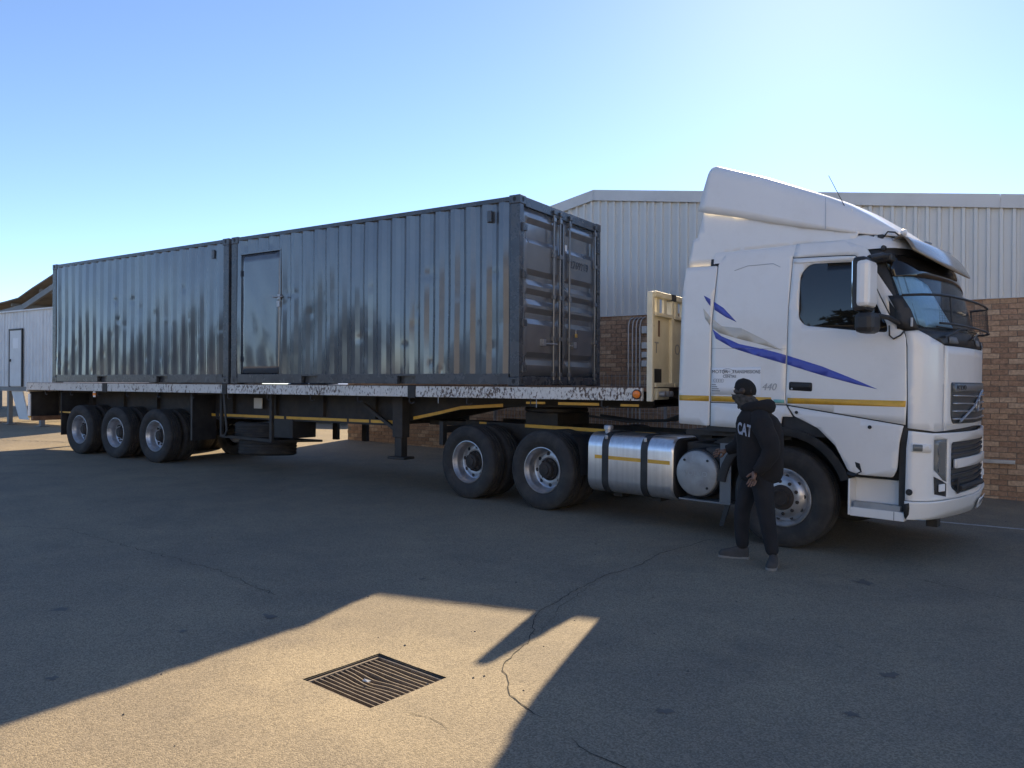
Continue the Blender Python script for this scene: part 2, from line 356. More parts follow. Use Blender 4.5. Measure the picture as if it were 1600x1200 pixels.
C1 = [(2.858, -.58), (2.792, -1.033), (2.67, -1.601), (2.704, -2.073), (2.689, -2.327), (2.625, -2.658), (2.627, -3.026), (2.643, -3.441), (2.679, -3.737), (2.695, -3.925), (2.775, -4.147), (2.895, -4.368), (2.96, -4.50), (2.986, -4.612), (3.007, -4.795), (3.066, -4.991), (3.19, -5.145), (3.343, -5.313), (3.464, -5.408), (3.635, -5.467)]
on_ground(C1, .007, 'asphalt_crack', M_CRACK, .012)
on_ground([(2.66, -3.0), (2.70, -3.35), (2.76, -3.75), (2.86, -4.05), (2.92, -4.30), (2.895, -4.368)], .004, 'asphalt_crack', M_CRACK, .014)
on_ground([(1.972, -4.18), (2.14, -4.081), (2.44, -4.008), (2.695, -3.925)], .007, 'asphalt_crack', M_CRACK, .012)
on_ground([(3.842, -5.579), (3.929, -5.645), (4.006, -5.666), (4.092, -5.679), (4.179, -5.696), (4.4, -5.8)], .008, 'asphalt_crack', M_CRACK, .008)
on_ground([(3.022, -5.781), (3.141, -5.773), (3.248, -5.805), (3.308, -5.832)], .004, 'asphalt_crack', M_CRACK, .007)
on_ground([(-3.845, -4.685), (-3.1, -4.33), (-2.41, -4.403), (-1.047, -4.491), (-.251, -4.519), (.793, -4.766)], .006, 'asphalt_crack', M_CRACK, .03)
on_ground([(4.9, -1.2), (5.6, -1.5), (6.5, -1.55), (7.6, -1.2)], .007, 'asphalt_crack', M_CRACK, .02)
on_ground([(4.5, 2.30), (6.5, 2.49), (12, 3.0)], .09, 'painted_line', M_LINE, 0, .004)
on_ground([(-20.5, -1.0), (-17, .2), (-14.5, .9), (-12, 1.7)], .03, 'asphalt_crack', M_CRACK, .05)
for (x, y, rx, ry) in [(-.145, -5.907, .05, .07), (.987, -5.698, .035, .03), (1.182, -5.15, .06, .05), (1.115, -6.591, .04, .03), (4.915, -4.528, .06, .05), (5.007, -3.82, .05, .06), (4.534, -1.601, .09, .12), (1.409, -3.725, .03, .05), (4.1, -5.05, .05, .04)]:
    b = MB(); n = 14; ring = []
    for k in range(n):
        t = 2*math.pi*k/n; rr = random.uniform(.35, 1.25); X = x+rx*rr*math.cos(t); Y = y+ry*rr*math.sin(t); ring.append((X, Y, G(X, Y)+.0025))
    b.add(ring, [tuple(range(n))]); b.build('oil_stain', M_STAIN, ground)
peb = MB()
for k in range(340):
    x, y = random.uniform(-8, 9), random.uniform(-7.6, 4.5); r = random.uniform(.004, .013); z = G(x, y)
    peb.add([(x-r, y, z), (x, y-r, z), (x+r, y, z), (x, y+r*.8, z), (x+r*.2, y, z+r*.8)], [(0, 1, 4), (1, 2, 4), (2, 3, 4), (3, 0, 4)])
o = peb.build('loose_grit', M_STAIN, ground); tag(o, kind='stuff')

# ------------------------------------------------------------------ drain grate
zg = G(GC.x, GC.y)
gr = thing('drain_grate', 'square iron drain grate with bent bars set in the sunlit asphalt', 'drain grate', (GC.x, GC.y, zg-.014), (0, R(.5), GA))
b = MB()
b.box(-GHX, GHX, -GHY, -GHY+.008, -.5, .013).box(-GHX, GHX, GHY-.008, GHY, -.5, .013).box(-GHX, -GHX+.008, -GHY+.008, GHY-.008, -.5, .013).box(GHX-.008, GHX, -GHY+.008, GHY-.008, -.5, .013)
b.build('pit_wall', M_PIT, gr)
MB().box(-GHX, GHX, -GHY, GHY, -.52, -.505).build('pit_floor', M_PIT, gr)
for (x0, x1, y0, y1) in ((-GHX+.012, GHX-.012, -GHY+.012, -GHY+.026), (-GHX+.012, GHX-.012, GHY-.026, GHY-.012), (-GHX+.012, -GHX+.026, -GHY+.027, GHY-.027), (GHX-.026, GHX-.012, -GHY+.027, GHY-.027)):
    MB().box(x0, x1, y0, y1, -.03, .006).build('frame_bar', M_GRATE, gr, bevel=.002)
NB = 13
for k in range(NB):
    y = -GHY+.026+(k+1)*(2*GHY-.052)/(NB+1)
    bend = (0.0, .003, .0, -.004, -.006, -.010, -.012, -.010, -.004, .003, 0, -.003, 0)[k]; sag = (0, .002, .003, .006, .010, .012, .014, .010, .006, .004, 0, .004, 0)[k]
    c0 = random.uniform(-.08, .1); rings = []
    for t in range(13):
        x = -GHX+.027+t*(2*GHX-.054)/12; e = math.exp(-((x-c0)/.12)**2)
        yy = y+bend*e; zz = -sag*e
        rings.append([(x, yy-.003, zz-.026), (x, yy+.003, zz-.026), (x, yy+.003, zz+.002), (x, yy-.003, zz+.002)])
    MB().loft(rings, True, True).build('bar', M_GRATE, gr)
p_ = MB(); p_.add([(-.04, -.02, 0), (.012, -.03, .006), (.022, -.014, .012), (-.008, .0, .004), (-.038, -.008, .01)], [(0, 1, 2, 3, 4)])
o = p_.build('paper_scrap', M_PAPER, None, loc=(GC.x-.02, GC.y-.02, zg-.009)); tag(o, 'crumpled white paper scrap lying on the drain grate', 'litter')

# ------------------------------------------------------------------ warehouse behind the truck
YB = 5.6; BX0, BX1 = -8.74, 13.0; ZC = 3.04
RX, RZ = -1.718, 5.657
def roofz(x): return RZ-.14*(x-RX) if x > RX else RZ-.207*(RX-x)
wh = thing('warehouse', 'brick and pale ribbed sheet warehouse with a low gable behind the truck', 'warehouse', (2, YB, 0))
WO = (2, YB, 0)
b = MB(WO); b.box(BX0, BX1, YB-.009, YB+.25, -1, ZC-.014); b.build('wall', M_MORTAR, wh)
b = MB(WO); b.box(BX0, BX0+.2, YB+.25, 24, -1, 3.0).box(BX1-.2, BX1, YB+.25, 24, -1, 3.2).box(BX0, BX1, 24, 24.2, -1, 3.2); b.build('rear_wall', M_MORTAR, wh)
b = MB(WO)
for s0, s1 in ((BX0-.15, RX), (RX, BX1+.15)):
    b.add([(s0, YB-.06, roofz(s0)-.03), (s1, YB-.06, roofz(s1)-.03), (s1, 24.3, roofz(s1)-.03), (s0, 24.3, roofz(s0)-.03), (s0, YB-.06, roofz(s0)-.07), (s1, YB-.06, roofz(s1)-.07), (s1, 24.3, roofz(s1)-.07), (s0, 24.3, roofz(s0)-.07)],
          [(0, 1, 2, 3), (7, 6, 5, 4), (0, 4, 5, 1), (1, 5, 6, 2), (2, 6, 7, 3), (3, 7, 4, 0)])
b.build('roof', M_FASCIA, wh)
# fascia flashings, butt jointed
for s0, s1 in ((BX0-.15, -5.2), (-5.196, RX-.002), (RX+.002, 1.9), (1.904, 5.4), (5.404, 9.2), (9.204, BX1+.15)):
    b = MB(WO); b.prism([(s0, roofz(s0)-.215), (s1, roofz(s1)-.215), (s1, roofz(s1)), (s0, roofz(s0))], YB-.085, YB-.065); b.build('fascia', M_FASCIA, wh)
# ribbed sheets, four ribs each
PITCH = .1715
def clad(x0, x1, name='cladding_sheet'):
    pts = []; x = x0
    while x < x1-1e-6:
        for dx, dy in ((0, 0), (.062, 0), (.074, -.045), (.114, -.045), (.126, 0)):
            if x+dx <= x1+1e-6: pts.append((x+dx, dy))
        x += PITCH
    pts.append((x1, 0)); b = MB(WO)
    b.loft([[(px, YB+dy, ZC+.0), (px, YB+dy, roofz(px)-.10)] for px, dy in pts], False)
    o = b.build(name, M_CLAD, wh); s = o.modifiers.new('thickness', 'SOLIDIFY'); s.thickness = .004; s.offset = -1
x = BX0
while x < BX1-.01:
    x2 = min(x+4*PITCH, BX1); clad(x+.0015, x2-.0015); x = x2
b = MB(WO); b.box(BX0, BX1, YB-.05, YB+.05, ZC-.012, ZC-.002); b.build('drip_flashing', M_FASCIA, wh)
# bricks
CH, BL = .0865, .232
bm_ = MB(); bm_.box(-.1105, .1105, -.02, .06, -.0375, .0375)
brick_me = bm_.mesh('brick'); brick_me.materials.append(M_BRICK)
rows = int((ZC+.25)/CH); rest = MB(WO)
cnt = 0
for r_ in range(rows):
    z = ZC-.05-r_*CH; off = (r_ % 2)*BL/2; k = 0
    xx = BX0+.11+off
    while xx < BX1-.1:
        jx, jy, jz = random.uniform(-.002, .002), random.uniform(-.003, .003), random.uniform(-.0015, .0015)
        near = 5.15 < xx < 6.75 and z > -.2
        if near and cnt < 298:
            o = link('brick', brick_me, None, wh, 0, (xx+jx-WO[0], YB+jy-WO[1], z+jz)); cnt += 1
        else:
            rest.box(xx-.1105+jx, xx+.1105+jx, YB-.02+jy, YB+.049, z-.0375+jz, z+.0375+jz)
        xx += BL
o = rest.build('brickwork', M_BRICK, wh); tag(o, kind='stuff')
for k, xx in enumerate((-.92, -.83, -.75, -.67)):
    b = MB(WO); b.tube([(xx, YB-.055, -.1), (xx, YB-.055, 2.80), (xx+.015, YB-.052, 2.90), (xx+.05, YB-.045, 2.96), (xx+.11, YB-.045, 2.985)], .014, 8); b.build('conduit', M_STEEL, wh, smooth=40)
for z0, z1 in ((2.66, 2.80), (2.36, 2.48), (2.18, 2.29), (2.0, 2.12)):
    b = MB(WO); b.box(-.62, -.52, YB-.10, YB-.021, z0, z1); b.build('junction_box', M_CLAD, wh, bevel=.006)
b = MB(WO); b.box(4.35, 5.62, YB-.11, YB-.07, .44, .50).box(4.6, 4.66, YB-.07, YB-.021, .45, .49).box(5.5, 5.56, YB-.07, YB-.021, .45, .49); b.build('wall_rail', M_STEEL, wh, bevel=.004)
# wire mesh panel standing against the wall
fn = thing('wire_mesh_fence', 'pale welded wire mesh panel standing between truck and brick wall', 'mesh fence', (-.7, 4.72, 0))
FO = (-.7, 4.72, 0)
for xx in (-3.6, -1.7, .2, 2.1):
    b = MB(FO); b.box(xx-.025, xx+.025, 4.70, 4.75, G(xx, 4.7), 1.88); b.build('post', M_STEEL, fn)
b = MB(FO); x = -3.6
while x < 2.12:
    b.bar((x, 4.70, .05), (x, 4.70, 1.84), .006, .006, (1, 0, 0)); x += .085
z = .1
while z < 1.85:
    b.bar((-3.6, 4.693, z), (2.1, 4.693, z), .006, .006); z += .17
o = b.build('wire_mesh', M_STEEL, fn); tag(o, kind='stuff')

# ------------------------------------------------------------------ site cabin on stands (left)
cb = thing('site_cabin', 'white ribbed site cabin with narrow door raised on steel stands', 'site cabin', (-20, 4.2, .14)); CO = (-20, 4.2, .14)
CX0, CX1, CY0, CY1, CZ0, CZ1 = -25, -17.1, 3.1, 5.6, 1.47, 3.80
b = MB(CO); b.box(CX0+.03, CX1-.03, CY0+.05, CY1-.03, CZ0, CZ1-.02); b.build('body', M_CABIN, cb)
x = CX0
while x < CX1-.1:
    x2 = min(x+1.2, CX1); pts = []; q = x+.003
    if not (x-.01 <= -20.2 <= x2):
        pass
    while q < x2-.02:
        pts += [(q, 0), (q+.10, 0), (q+.12, -.022), (q+.18, -.022), (q+.20, 0)]; q += .2
    pts = [p for p in pts if p[0] <= x2-.003]+[(x2-.003, 0)]
    b = MB(CO); b.loft([[(px, CY0+.03+dy, CZ0), (px, CY0+.03+dy, CZ1)] for px, dy in pts], False); b.build('wall_sheet', M_CABIN, cb); x = x2
b = MB(CO); b.box(CX0-.05, CX1+.05, CY0-.04, CY1+.05, CZ1, CZ1+.05); b.build('roof', M_CABIN, cb, bevel=.01)
b = MB(CO); b.box(CX0, CX1, CY0+.0, CY0+.12, 1.33, CZ0-.003); b.box(CX0, CX1, CY1-.12, CY1, 1.33, CZ0-.003); b.build('floor_beam', M_SHEDSTEEL, cb)
d0, d1 = -20.95, -20.2
b = MB(CO); b.box(d0, d1, CY0-.03, CY0+.0, CZ0+.02, 3.22); dr = b.build('door', M_CABIN, cb)
for q in ((d0-.04, d0-.004, CZ0, 3.27), (d1+.004, d1+.04, CZ0, 3.27)):
    b = MB(CO); b.box(q[0], q[1], CY0-.045, CY0, q[2], q[3]); b.build('door_frame', M_BLACK, cb)
b = MB(CO); b.box(d0-.04, d1+.04, CY0-.046, CY0, 3.224, 3.275); b.build('door_frame', M_BLACK, cb)
b = MB(CO); b.box(d0+.22, d0+.56, CY0-.036, CY0-.031, 2.66, 2.98); b.build('notice', M_STICKER, dr)
b = MB(CO); b.box(d0+.03, d0+.09, CY0-.07, CY0-.031, 2.25, 2.33); b.build('handle', M_BLACK, dr)
for xx in (-24.5, -22.3, -21.2, -19.2, -17.4):
    for yy in (3.2, 5.45):
        b = MB(CO); z0 = G(xx, yy); b.box(xx-.06, xx+.06, yy-.06, yy+.06, z0, 1.325).box(xx-.15, xx+.15, yy-.15, yy+.15, z0, z0+.03); b.build('stand', M_SHEDSTEEL, cb)
b = MB(CO); b.prism([(-21.0, 1.325), (-20.3, 1.325), (-19.9, .45), (-20.5, .45)], 3.15, 3.18); b.build('skirt_sheet', M_CABIN, cb)
b = MB(CO); b.prism([(-19.9, 1.325), (-18.2, 1.325), (-18.2, .6), (-19.6, .6)], 3.3, 3.33); b.build('skirt_sheet', M_CABIN, cb)

# ------------------------------------------------------------------ open shed further back on the left
sh = thing('open_shed', 'open sided shed with a sagging brown sheet roof behind the white cabin', 'shed', (-34, 12, .14)); SO = (-34, 12, .14)
def shz(x): return lerp([-40, -34, -31.3, -29.0, -26.8, -20, -12], [4.6, 5.1, 5.32, 5.98, 6.58, 6.6, 6.6], x)
b = MB(SO); sx_ = [-38.5, -36, -34, -32.4, -31.3, -30.1, -29, -27.9, -27.2]
b.loft([[(x, 8.0+random.uniform(-.05, .05), shz(x)), (x, 12, shz(x)-.03), (x, 18, shz(x)-.1)] for x in sx_], False)
o = b.build('roof', M_SHEDROOF, sh); q = o.modifiers.new('thickness', 'SOLIDIFY'); q.thickness = .06
for yy in (8.25, 12, 17.6):
    b = MB(SO)
    for a, c in zip(sx_[:-1], sx_[1:]): b.bar((a, yy, shz(a)-.42), (c+.02, yy, shz(c)-.42), .12, .24)
    b.build('rafter', M_SHEDSTEEL, sh)
for xx in (-37.8, -33.6, -27.6):
    for yy in (8.25, 17.6):
        b = MB(SO); b.box(xx-.13, xx+.13, yy-.13, yy+.13, .1, shz(xx)-.5); b.build('column', M_SHEDSTEEL, sh)
b = MB(SO); b.box(-38.5, -27.2, 17.8, 17.95, .1, 5.0); b.build('rear_wall', M_SHEDROOF, sh)
for xx in (-35, -32.5, -30, -27.6):
    b = MB(SO); b.bar((xx, 8.3, shz(xx)-.12), (xx, 17.8, shz(xx)-.22), .08, .16); b.build('purlin', M_SHEDSTEEL, sh)

# ------------------------------------------------------------------ tree belt behind the camera (seen mirrored in the container paint)
tb = MB()
for k in range(26):
    cx = -104+k*4.4+random.uniform(-1.5, 1.5); cy = -52+random.uniform(-5, 5); hh = random.uniform(6.0, 10.5)
    tb.tube([(cx, cy, -.2), (cx+.1, cy, hh*.35), (cx+.2, cy+.1, hh*.6)], [.22, .17, .1], 7)
    for j in range(520):
        a, e = random.uniform(0, 6.283), random.uniform(-1, 1); rr = random.random()**.4
        p_ = Vector((cx+2.6*rr*math.cos(a)*math.sqrt(1-e*e), cy+2.3*rr*math.sin(a)*math.sqrt(1-e*e), hh*.54+hh*.46*rr*e))
        u_ = Vector((random.gauss(0, 1), random.gauss(0, 1), random.gauss(0, 1))).normalized(); v_ = u_.orthogonal().normalized(); s_ = random.uniform(.35, .8)
        tb.add([p_-u_*s_, p_+v_*s_*.5, p_+u_*s_, p_-v_*s_*.5], [(0, 1, 2, 3)])
me = bpy.data.meshes.new('tree_belt'); me.from_pydata([tuple(q) for q in tb.v], [], tb.f)
o = link('tree_belt', me, M_LEAF); tag(o, 'belt of dark green trees across the yard behind the camera', 'trees', kind='stuff')


# ------------------------------------------------------------------ invented factory behind the camera, added to bounce warm sunlight onto the cab
fb = thing('added_bounce_block', 'added unseen cream factory block behind the camera, bouncing warm sunlight', 'factory', (50, -26, 0)); FBO = (50, -26, 0)
M_PLASTER = mat('cream_plaster', (.78, .72, .61), .85, var=.08, vscale=.6, bump=.2, bscale=40, dirt=(.5, .44, .36), dscale=.5, damt=.3)  # pale tone chosen to strengthen the warm bounce
b = MB(FBO); b.box(13, 90, -50, -26, -.6, 8.6); b.build('wall', M_PLASTER, fb)
b = MB(FBO); b.box(12.6, 90.4, -50.4, -25.6, 8.6, 8.95); b.build('parapet', M_FASCIA, fb)
for k in range(9):
    x = 16+k*8
    b = MB(FBO); b.box(x, x+3.2, -26.02, -25.94, 2.9, 4.4); wn = b.build('window', M_GLASS, fb)
    for q in (x+.8, x+1.6, x+2.4): b = MB(FBO); b.box(q-.03, q+.03, -25.94, -25.9, 2.9, 4.4); b.build('glazing_bar', M_SHEDSTEEL, wn)
    b = MB(FBO); b.box(x-.1, x+3.3, -26.0, -25.82, 2.78, 2.89); b.build('sill', M_PLASTER, wn)
for x in (20.2, 44.2):
    b = MB(FBO); b.box(x, x+4, -26.02, -25.92, -.3, 2.7); b.build('roller_door', M_SHEDSTEEL, fb)

# ------------------------------------------------------------------ wheels (axis y, outer face towards -y at y = 0)
WM = {}
def wheel_meshes():
    R0 = .522
    def tyre(block):
        pr = [(.292, .062), (.300, .040), (.312, .034), (.335, .030), (.350, .016), (.385, .004), (.430, 0), (.455, .004), (.470, .010), (.472, .006), (.490, .014), (.506, .022), (.516, .034), (R0-.001, .045)]
        wdt = .30
        gs = (.092, .150, .208) if not block else (.082, .126, .174, .218)
        for q in gs: pr += [(R0, q-.010), (R0-.013, q-.006), (R0-.013, q+.006), (R0, q+.010)]
        pr += [(r_, wdt-a) for r_, a in reversed(pr[:14])]
        b = MB(); b.lathe(pr, (0, 0, 0), 'y', 72); return b.mesh('tyre', 35)
    WM['tyre'] = tyre(False); WM['tyre_block'] = tyre(True)
    b = MB(); b.lathe([(.306, .040), (.303, .030), (.294, .028), (.286, .040), (.280, .062), (.268, .075), (.258, .10), (.252, .150), (.246, .185), (.225, .196), (.20, .190), (.16, .186), (.150, .190), (.146, .20), (.146, .28)], (0, 0, 0), 'y', 64); WM['dish'] = b.mesh('wheel', 35)
    b = MB(); b.lathe([(.306, .040), (.303, .030), (.294, .028), (.287, .042), (.276, .055), (.262, .065), (.250, .085), (.238, .070), (.215, .045), (.185, .030), (.150, .024), (.120, .022), (.110, .030), (.108, .2)], (0, 0, 0), 'y', 64); WM['steer'] = b.mesh('wheel', 35)
    b = MB(); b.lathe([(.146, .195), (.140, .165), (.132, .158), (.112, .155), (.104, .10), (.098, .096), (.070, .095), (.066, .080), (.05, .078), (.001, .077)], (0, 0, 0), 'y', 32)
    for k in range(10):
        t = 2*math.pi*k/10; b.lathe([(.012, .16), (.012, .135), (.001, .133)], (.125*math.cos(t), 0, .125*math.sin(t)), 'y', 6)
    WM['drivehub'] = b.mesh('hub', 35)
    b = MB(); b.lathe([(.146, .195), (.112, .180), (.105, .12), (.095, .10), (.06, .095), (.001, .094)], (0, 0, 0), 'y', 32)
    for k in range(10):
        t = 2*math.pi*k/10; b.lathe([(.015, .188), (.015, .155), (.001, .152)], (.168*math.cos(t), 0, .168*math.sin(t)), 'y', 6)
    WM['trailerhub'] = b.mesh('hub', 35)
    b = MB(); b.lathe([(.132, .030), (.128, .005), (.120, -.004), (.100, -.006), (.088, -.008), (.082, -.030), (.066, -.032), (.062, -.024), (.001, -.024)], (0, 0, 0), 'y', 32); WM['steerhub'] = b.mesh('hub', 35)
    b = MB(); b.lathe([(.019, .03), (.019, -.008), (.012, -.014), (.001, -.015)], (0, 0, 0), 'y', 6); WM['nut'] = b.mesh('wheel_nut', 35)
    b = MB(); b.lathe([(.027, 0), (.001, -.0005)], (0, 0, 0), 'y', 16); WM['hole'] = b.mesh('hand_hole')
    for k_, mt_ in (('tyre', M_RUBBER), ('tyre_block', M_RUBBER), ('drivehub', M_HUB), ('trailerhub', M_HUB), ('steerhub', M_HUB), ('nut', M_HUB), ('hole', M_BLACK)): WM[k_].materials.append(mt_)
wheel_meshes()
def wheel(parent, x, y, z, kind, far=False, rimmat=None, spin=0.):
    w_ = link('wheel', WM['steer' if kind == 'steer' else 'dish'].copy(), rimmat, parent, 0, (x, y, z))
    w_.rotation_euler = (0, spin, math.pi if far else 0)
    link('tyre', WM['tyre_block' if kind == 'trailer' else 'tyre'], None, w_)
    link('hub', WM[{'steer': 'steerhub', 'drive': 'drivehub', 'inner': 'trailerhub', 'trailer': 'trailerhub'}[kind]], None, w_)
    if not far and kind != 'inner':
        n = {'steer': 10, 'drive': 8, 'trailer': 8}[kind]; rr = {'steer': .226, 'drive': .205, 'trailer': .208}[kind]; yy = {'steer': .054, 'drive': .1885, 'trailer': .1895}[kind]
        for k in range(n):
            t = 2*math.pi*(k+.5)/n; h_ = link('hand_hole', WM['hole'], None, w_, 0, (rr*math.cos(t), yy, rr*math.sin(t)))
            if kind == 'steer': h_.scale = (.75, 1, .75)
        if kind == 'steer':
            for k in range(10):
                t = 2*math.pi*k/10; link('wheel_nut', WM['nut'], None, w_, 0, (.167*math.cos(t), .022, .167*math.sin(t)))
    return w_

# ------------------------------------------------------------------ shipping containers
L, W_, H = 6.058, 2.438, 2.591
DZ = 1.618
def corr_panel(x0, x1, z0, z1, yo, inward, org, ndent, axis='x', seed=1, phase=0., dmax=.0045):
    """trapezoidal sheet; yo outer plane, inward +1/-1 direction of the inner plane"""
    rnd = random.Random(seed)
    c = []; x = x0-phase
    while x < x1:
        for dx, d in ((0, 0), (.072, 0), (.140, 1), (.210, 1)):
            if x0 < x+dx < x1: c.append((x+dx, d))
        x += .278
    c = [(x0, 0)]+c+[(x1, 0)]
    fine = []
    for (a, da), (e, de) in zip(c[:-1], c[1:]):
        for t in (0, .25, .5, .75): fine.append((a+(e-a)*t, da+(de-da)*t))
    fine.append(c[-1])
    nz = 64; dents = [(rnd.uniform(x0, x1), rnd.uniform(z0, z0+.75*(z1-z0)), rnd.uniform(.03, .075), rnd.uniform(.035, .08), rnd.uniform(-.4, 1)*dmax) for _ in range(ndent)]
    b = MB(org); rings = []
    for x, d in fine:
        col_ = []
        for k in range(nz+1):
            z = z0+(z1-z0)*k/nz; y = d*.036+.004*math.sin(x*1.9+z*2.3+seed)+.0025*math.sin(x*5.1-z*3.7+seed*2)
            for dx_, dz_, sx, sz, am in dents:
                e = ((x-dx_)/sx)**2+((z-dz_)/sz)**2
                if e < 6: y += am*math.exp(-e)
            yy = yo+inward*y
            col_.append((x, yy, z) if axis == 'x' else (yy, x, z))
        rings.append(col_)
    b.loft(rings, False)
    return b
def container(name, label, x1, door_front, seed):
    x0 = x1-L; t = thing(name, label, 'shipping container', (x1-L/2, W_/2, DZ), group='containers on the flatbed trailer'); O = (x1-L/2, W_/2, DZ)
    z0, z1 = DZ, DZ+H
    for xa in (x0, x1):
        for ya in (0, W_):
            sx, sy = (1 if xa == x0 else -1), (1 if ya == 0 else -1)
            for zc in (z0, z1-.118):
                b = MB(O); xs_ = sorted((xa, xa+sx*.178)); ys_ = sorted((ya, ya+sy*.162)); b.box(xs_[0], xs_[1], ys_[0], ys_[1], zc, zc+.118); cst = b.build('corner_casting', M_CONTF, t, bevel=.008)
                b = MB(O)
                # side aperture
                yq = ya-sy*.001; xc = xa+sx*.089; zc2 = zc+.062; ring = []
                for k in range(16):
                    a = 2*math.pi*k/16; ring.append((xc+.026*math.cos(a), yq, zc2+.034*math.sin(a)))
                b.add(ring, [tuple(range(16))]); xq = xa-sx*.001; yc = ya+sy*.082; ring = []
                for k in range(16):
                    a = 2*math.pi*k/16; ring.append((xq, yc+.026*math.cos(a), zc2+.034*math.sin(a)))
                b.add(ring, [tuple(range(16))]); b.build('aperture', M_SEAL, cst)
            b = MB(O); xs_ = sorted((xa+sx*.004, xa+sx*.15)); ys_ = sorted((ya+sy*.003, ya+sy*.11)); b.box(xs_[0], xs_[1], ys_[0], ys_[1], z0+.118, z1-.118); b.build('corner_post', M_CONTF, t, bevel=.008)
    for ya, sy in ((0, 1), (W_, -1)):
        ys_ = sorted((ya+sy*.010, ya+sy*.072)); b = MB(O); b.box(x0+.178, x1-.178, ys_[0], ys_[1], z1-.075, z1-.012); b.build('top_rail', M_CONTF, t, bevel=.005)
        for (a, c) in ((x0+.178, x0+L/2-1.22), (x0+L/2-.86, x0+L/2+.86), (x0+L/2+1.22, x1-.178)):
            b = MB(O); b.box(a, c, ys_[0]-(.004 if sy > 0 else 0), ys_[1], z0+.018, z0+.168); b.build('bottom_rail', M_CONTF, t, bevel=.004)
        for xc in (x0+L/2-1.04, x0+L/2+1.04):
            b = MB(O); b.box(xc-.18, xc+.18, ys_[0]-(.004 if sy > 0 else 0), ys_[1], z0+.135, z0+.168).box(xc-.18, xc+.18, ya+sy*.10-.01, ya+sy*.10+.01, z0+.02, z0+.135); b.build('fork_pocket', M_CONTF, t)
    zb, zt = z0+.168, z1-.075
    # near side
    if door_front:
        dx0, dx1, dzt = -5.785, -4.795, 3.875
        corr_panel(x0+.152, x1-.152, dzt, zt, .014, 1, O, 6, seed=seed).build('side_panel', M_CONT, t, smooth=25)
        corr_panel(dx1+.03, x1-.152, zb, dzt, .014, 1, O, 45, seed=seed, phase=(dx1+.03-(x0+.152)) % .278).build('side_panel', M_CONT, t, smooth=25)
        corr_panel(x0+.152, dx0-.03, zb, dzt, .014, 1, O, 0, seed=seed, phase=.0).build('side_panel', M_CONT, t, smooth=25)
        for q in ((dx0-.03, dx0-.002, zb, dzt-.002), (dx1+.002, dx1+.03, zb, dzt-.002)):
            b = MB(O); b.box(q[0], q[1], .004, .06, q[2], q[3]); b.build('door_frame', M_CONT, t, bevel=.003)
        b = MB(O); b.box(dx0-.03, dx1+.03, .003, .06, dzt, dzt+.03); b.build('door_frame', M_CONT, t, bevel=.003)
        b = MB(O); rings = []
        for i in range(13):
            x = dx0+.008+(dx1-dx0-.016)*i/12
            rings.append([(x, .012+.0035*math.sin(i*.9+z_*.35)*math.sin(z_*.5+1), zb+.012+(dzt-.014-zb-.012)*z_/16) for z_ in range(17)])
        b.loft(rings, False); d = b.build('personnel_door', M_CONT, t, smooth=60); q = d.modifiers.new('thickness', 'SOLIDIFY'); q.thickness = .02; q.offset = -1
        b = MB(O); b.box(dx1-.05, dx1+.02, -.012, .002, 2.92, 3.02); b.build('lock_plate', M_STEEL, d, bevel=.002)
        b = MB(O); b.tube([(dx1-.14, -.016, 3.09), (dx1+.10, -.016, 3.09)], .011, 8).box(dx1-.02, dx1+.04, -.02, .006, 3.05, 3.13); b.build('slide_bolt', M_STEEL, d)
        for zz in (2.05, 3.55):
            b = MB(O); b.tube([(dx0, .0, zz-.05), (dx0, .0, zz+.05)], .012, 8); b.build('hinge', M_CONTF, d)
    else:
        corr_panel(x0+.152, x1-.152, zb, zt, .014, 1, O, 55, seed=seed).build('side_panel', M_CONT, t, smooth=25)
    corr_panel(x0+.152, x1-.152, zb, zt, W_-.014, -1, O, 20, seed=seed+5).build('side_panel', M_CONT, t, smooth=25)
    # roof
    b = MB(O); rings = []; x = x0+.1
    while x < x1-.1:
        for dx, d in ((0, 0), (.1, 0), (.13, .02), (.19, .02)):
            if x+dx < x1-.1: rings.append([(x+dx, .06, z1-.045+d), (x+dx, W_-.06, z1-.045+d)])
        x += .22
    b.loft(rings, False); rf = b.build('roof', M_CONT, t)
    for xe, sx in ((x0, 1), (x1, -1)):
        xs_ = sorted((xe+sx*.004, xe+sx*.07)); b = MB(O); b.box(xs_[0], xs_[1], .162, W_-.162, z1-.14, z1-.008); b.build('end_header', M_CONTF, t, bevel=.006)
        b = MB(O); b.box(xs_[0], xs_[1], .162, W_-.162, z0+.01, z0+.13); b.build('end_sill', M_CONTF, t, bevel=.006)
    ends = ((x0, 1),) if door_front else ((x0, 1), (x1, -1))
    for xe, sx in ends:
        corr_panel(.11, W_-.11, z0+.13, z1-.14, xe+sx*.012, sx, O, 5, axis='y', seed=seed+3).build('end_panel', M_CONT, t, smooth=25)
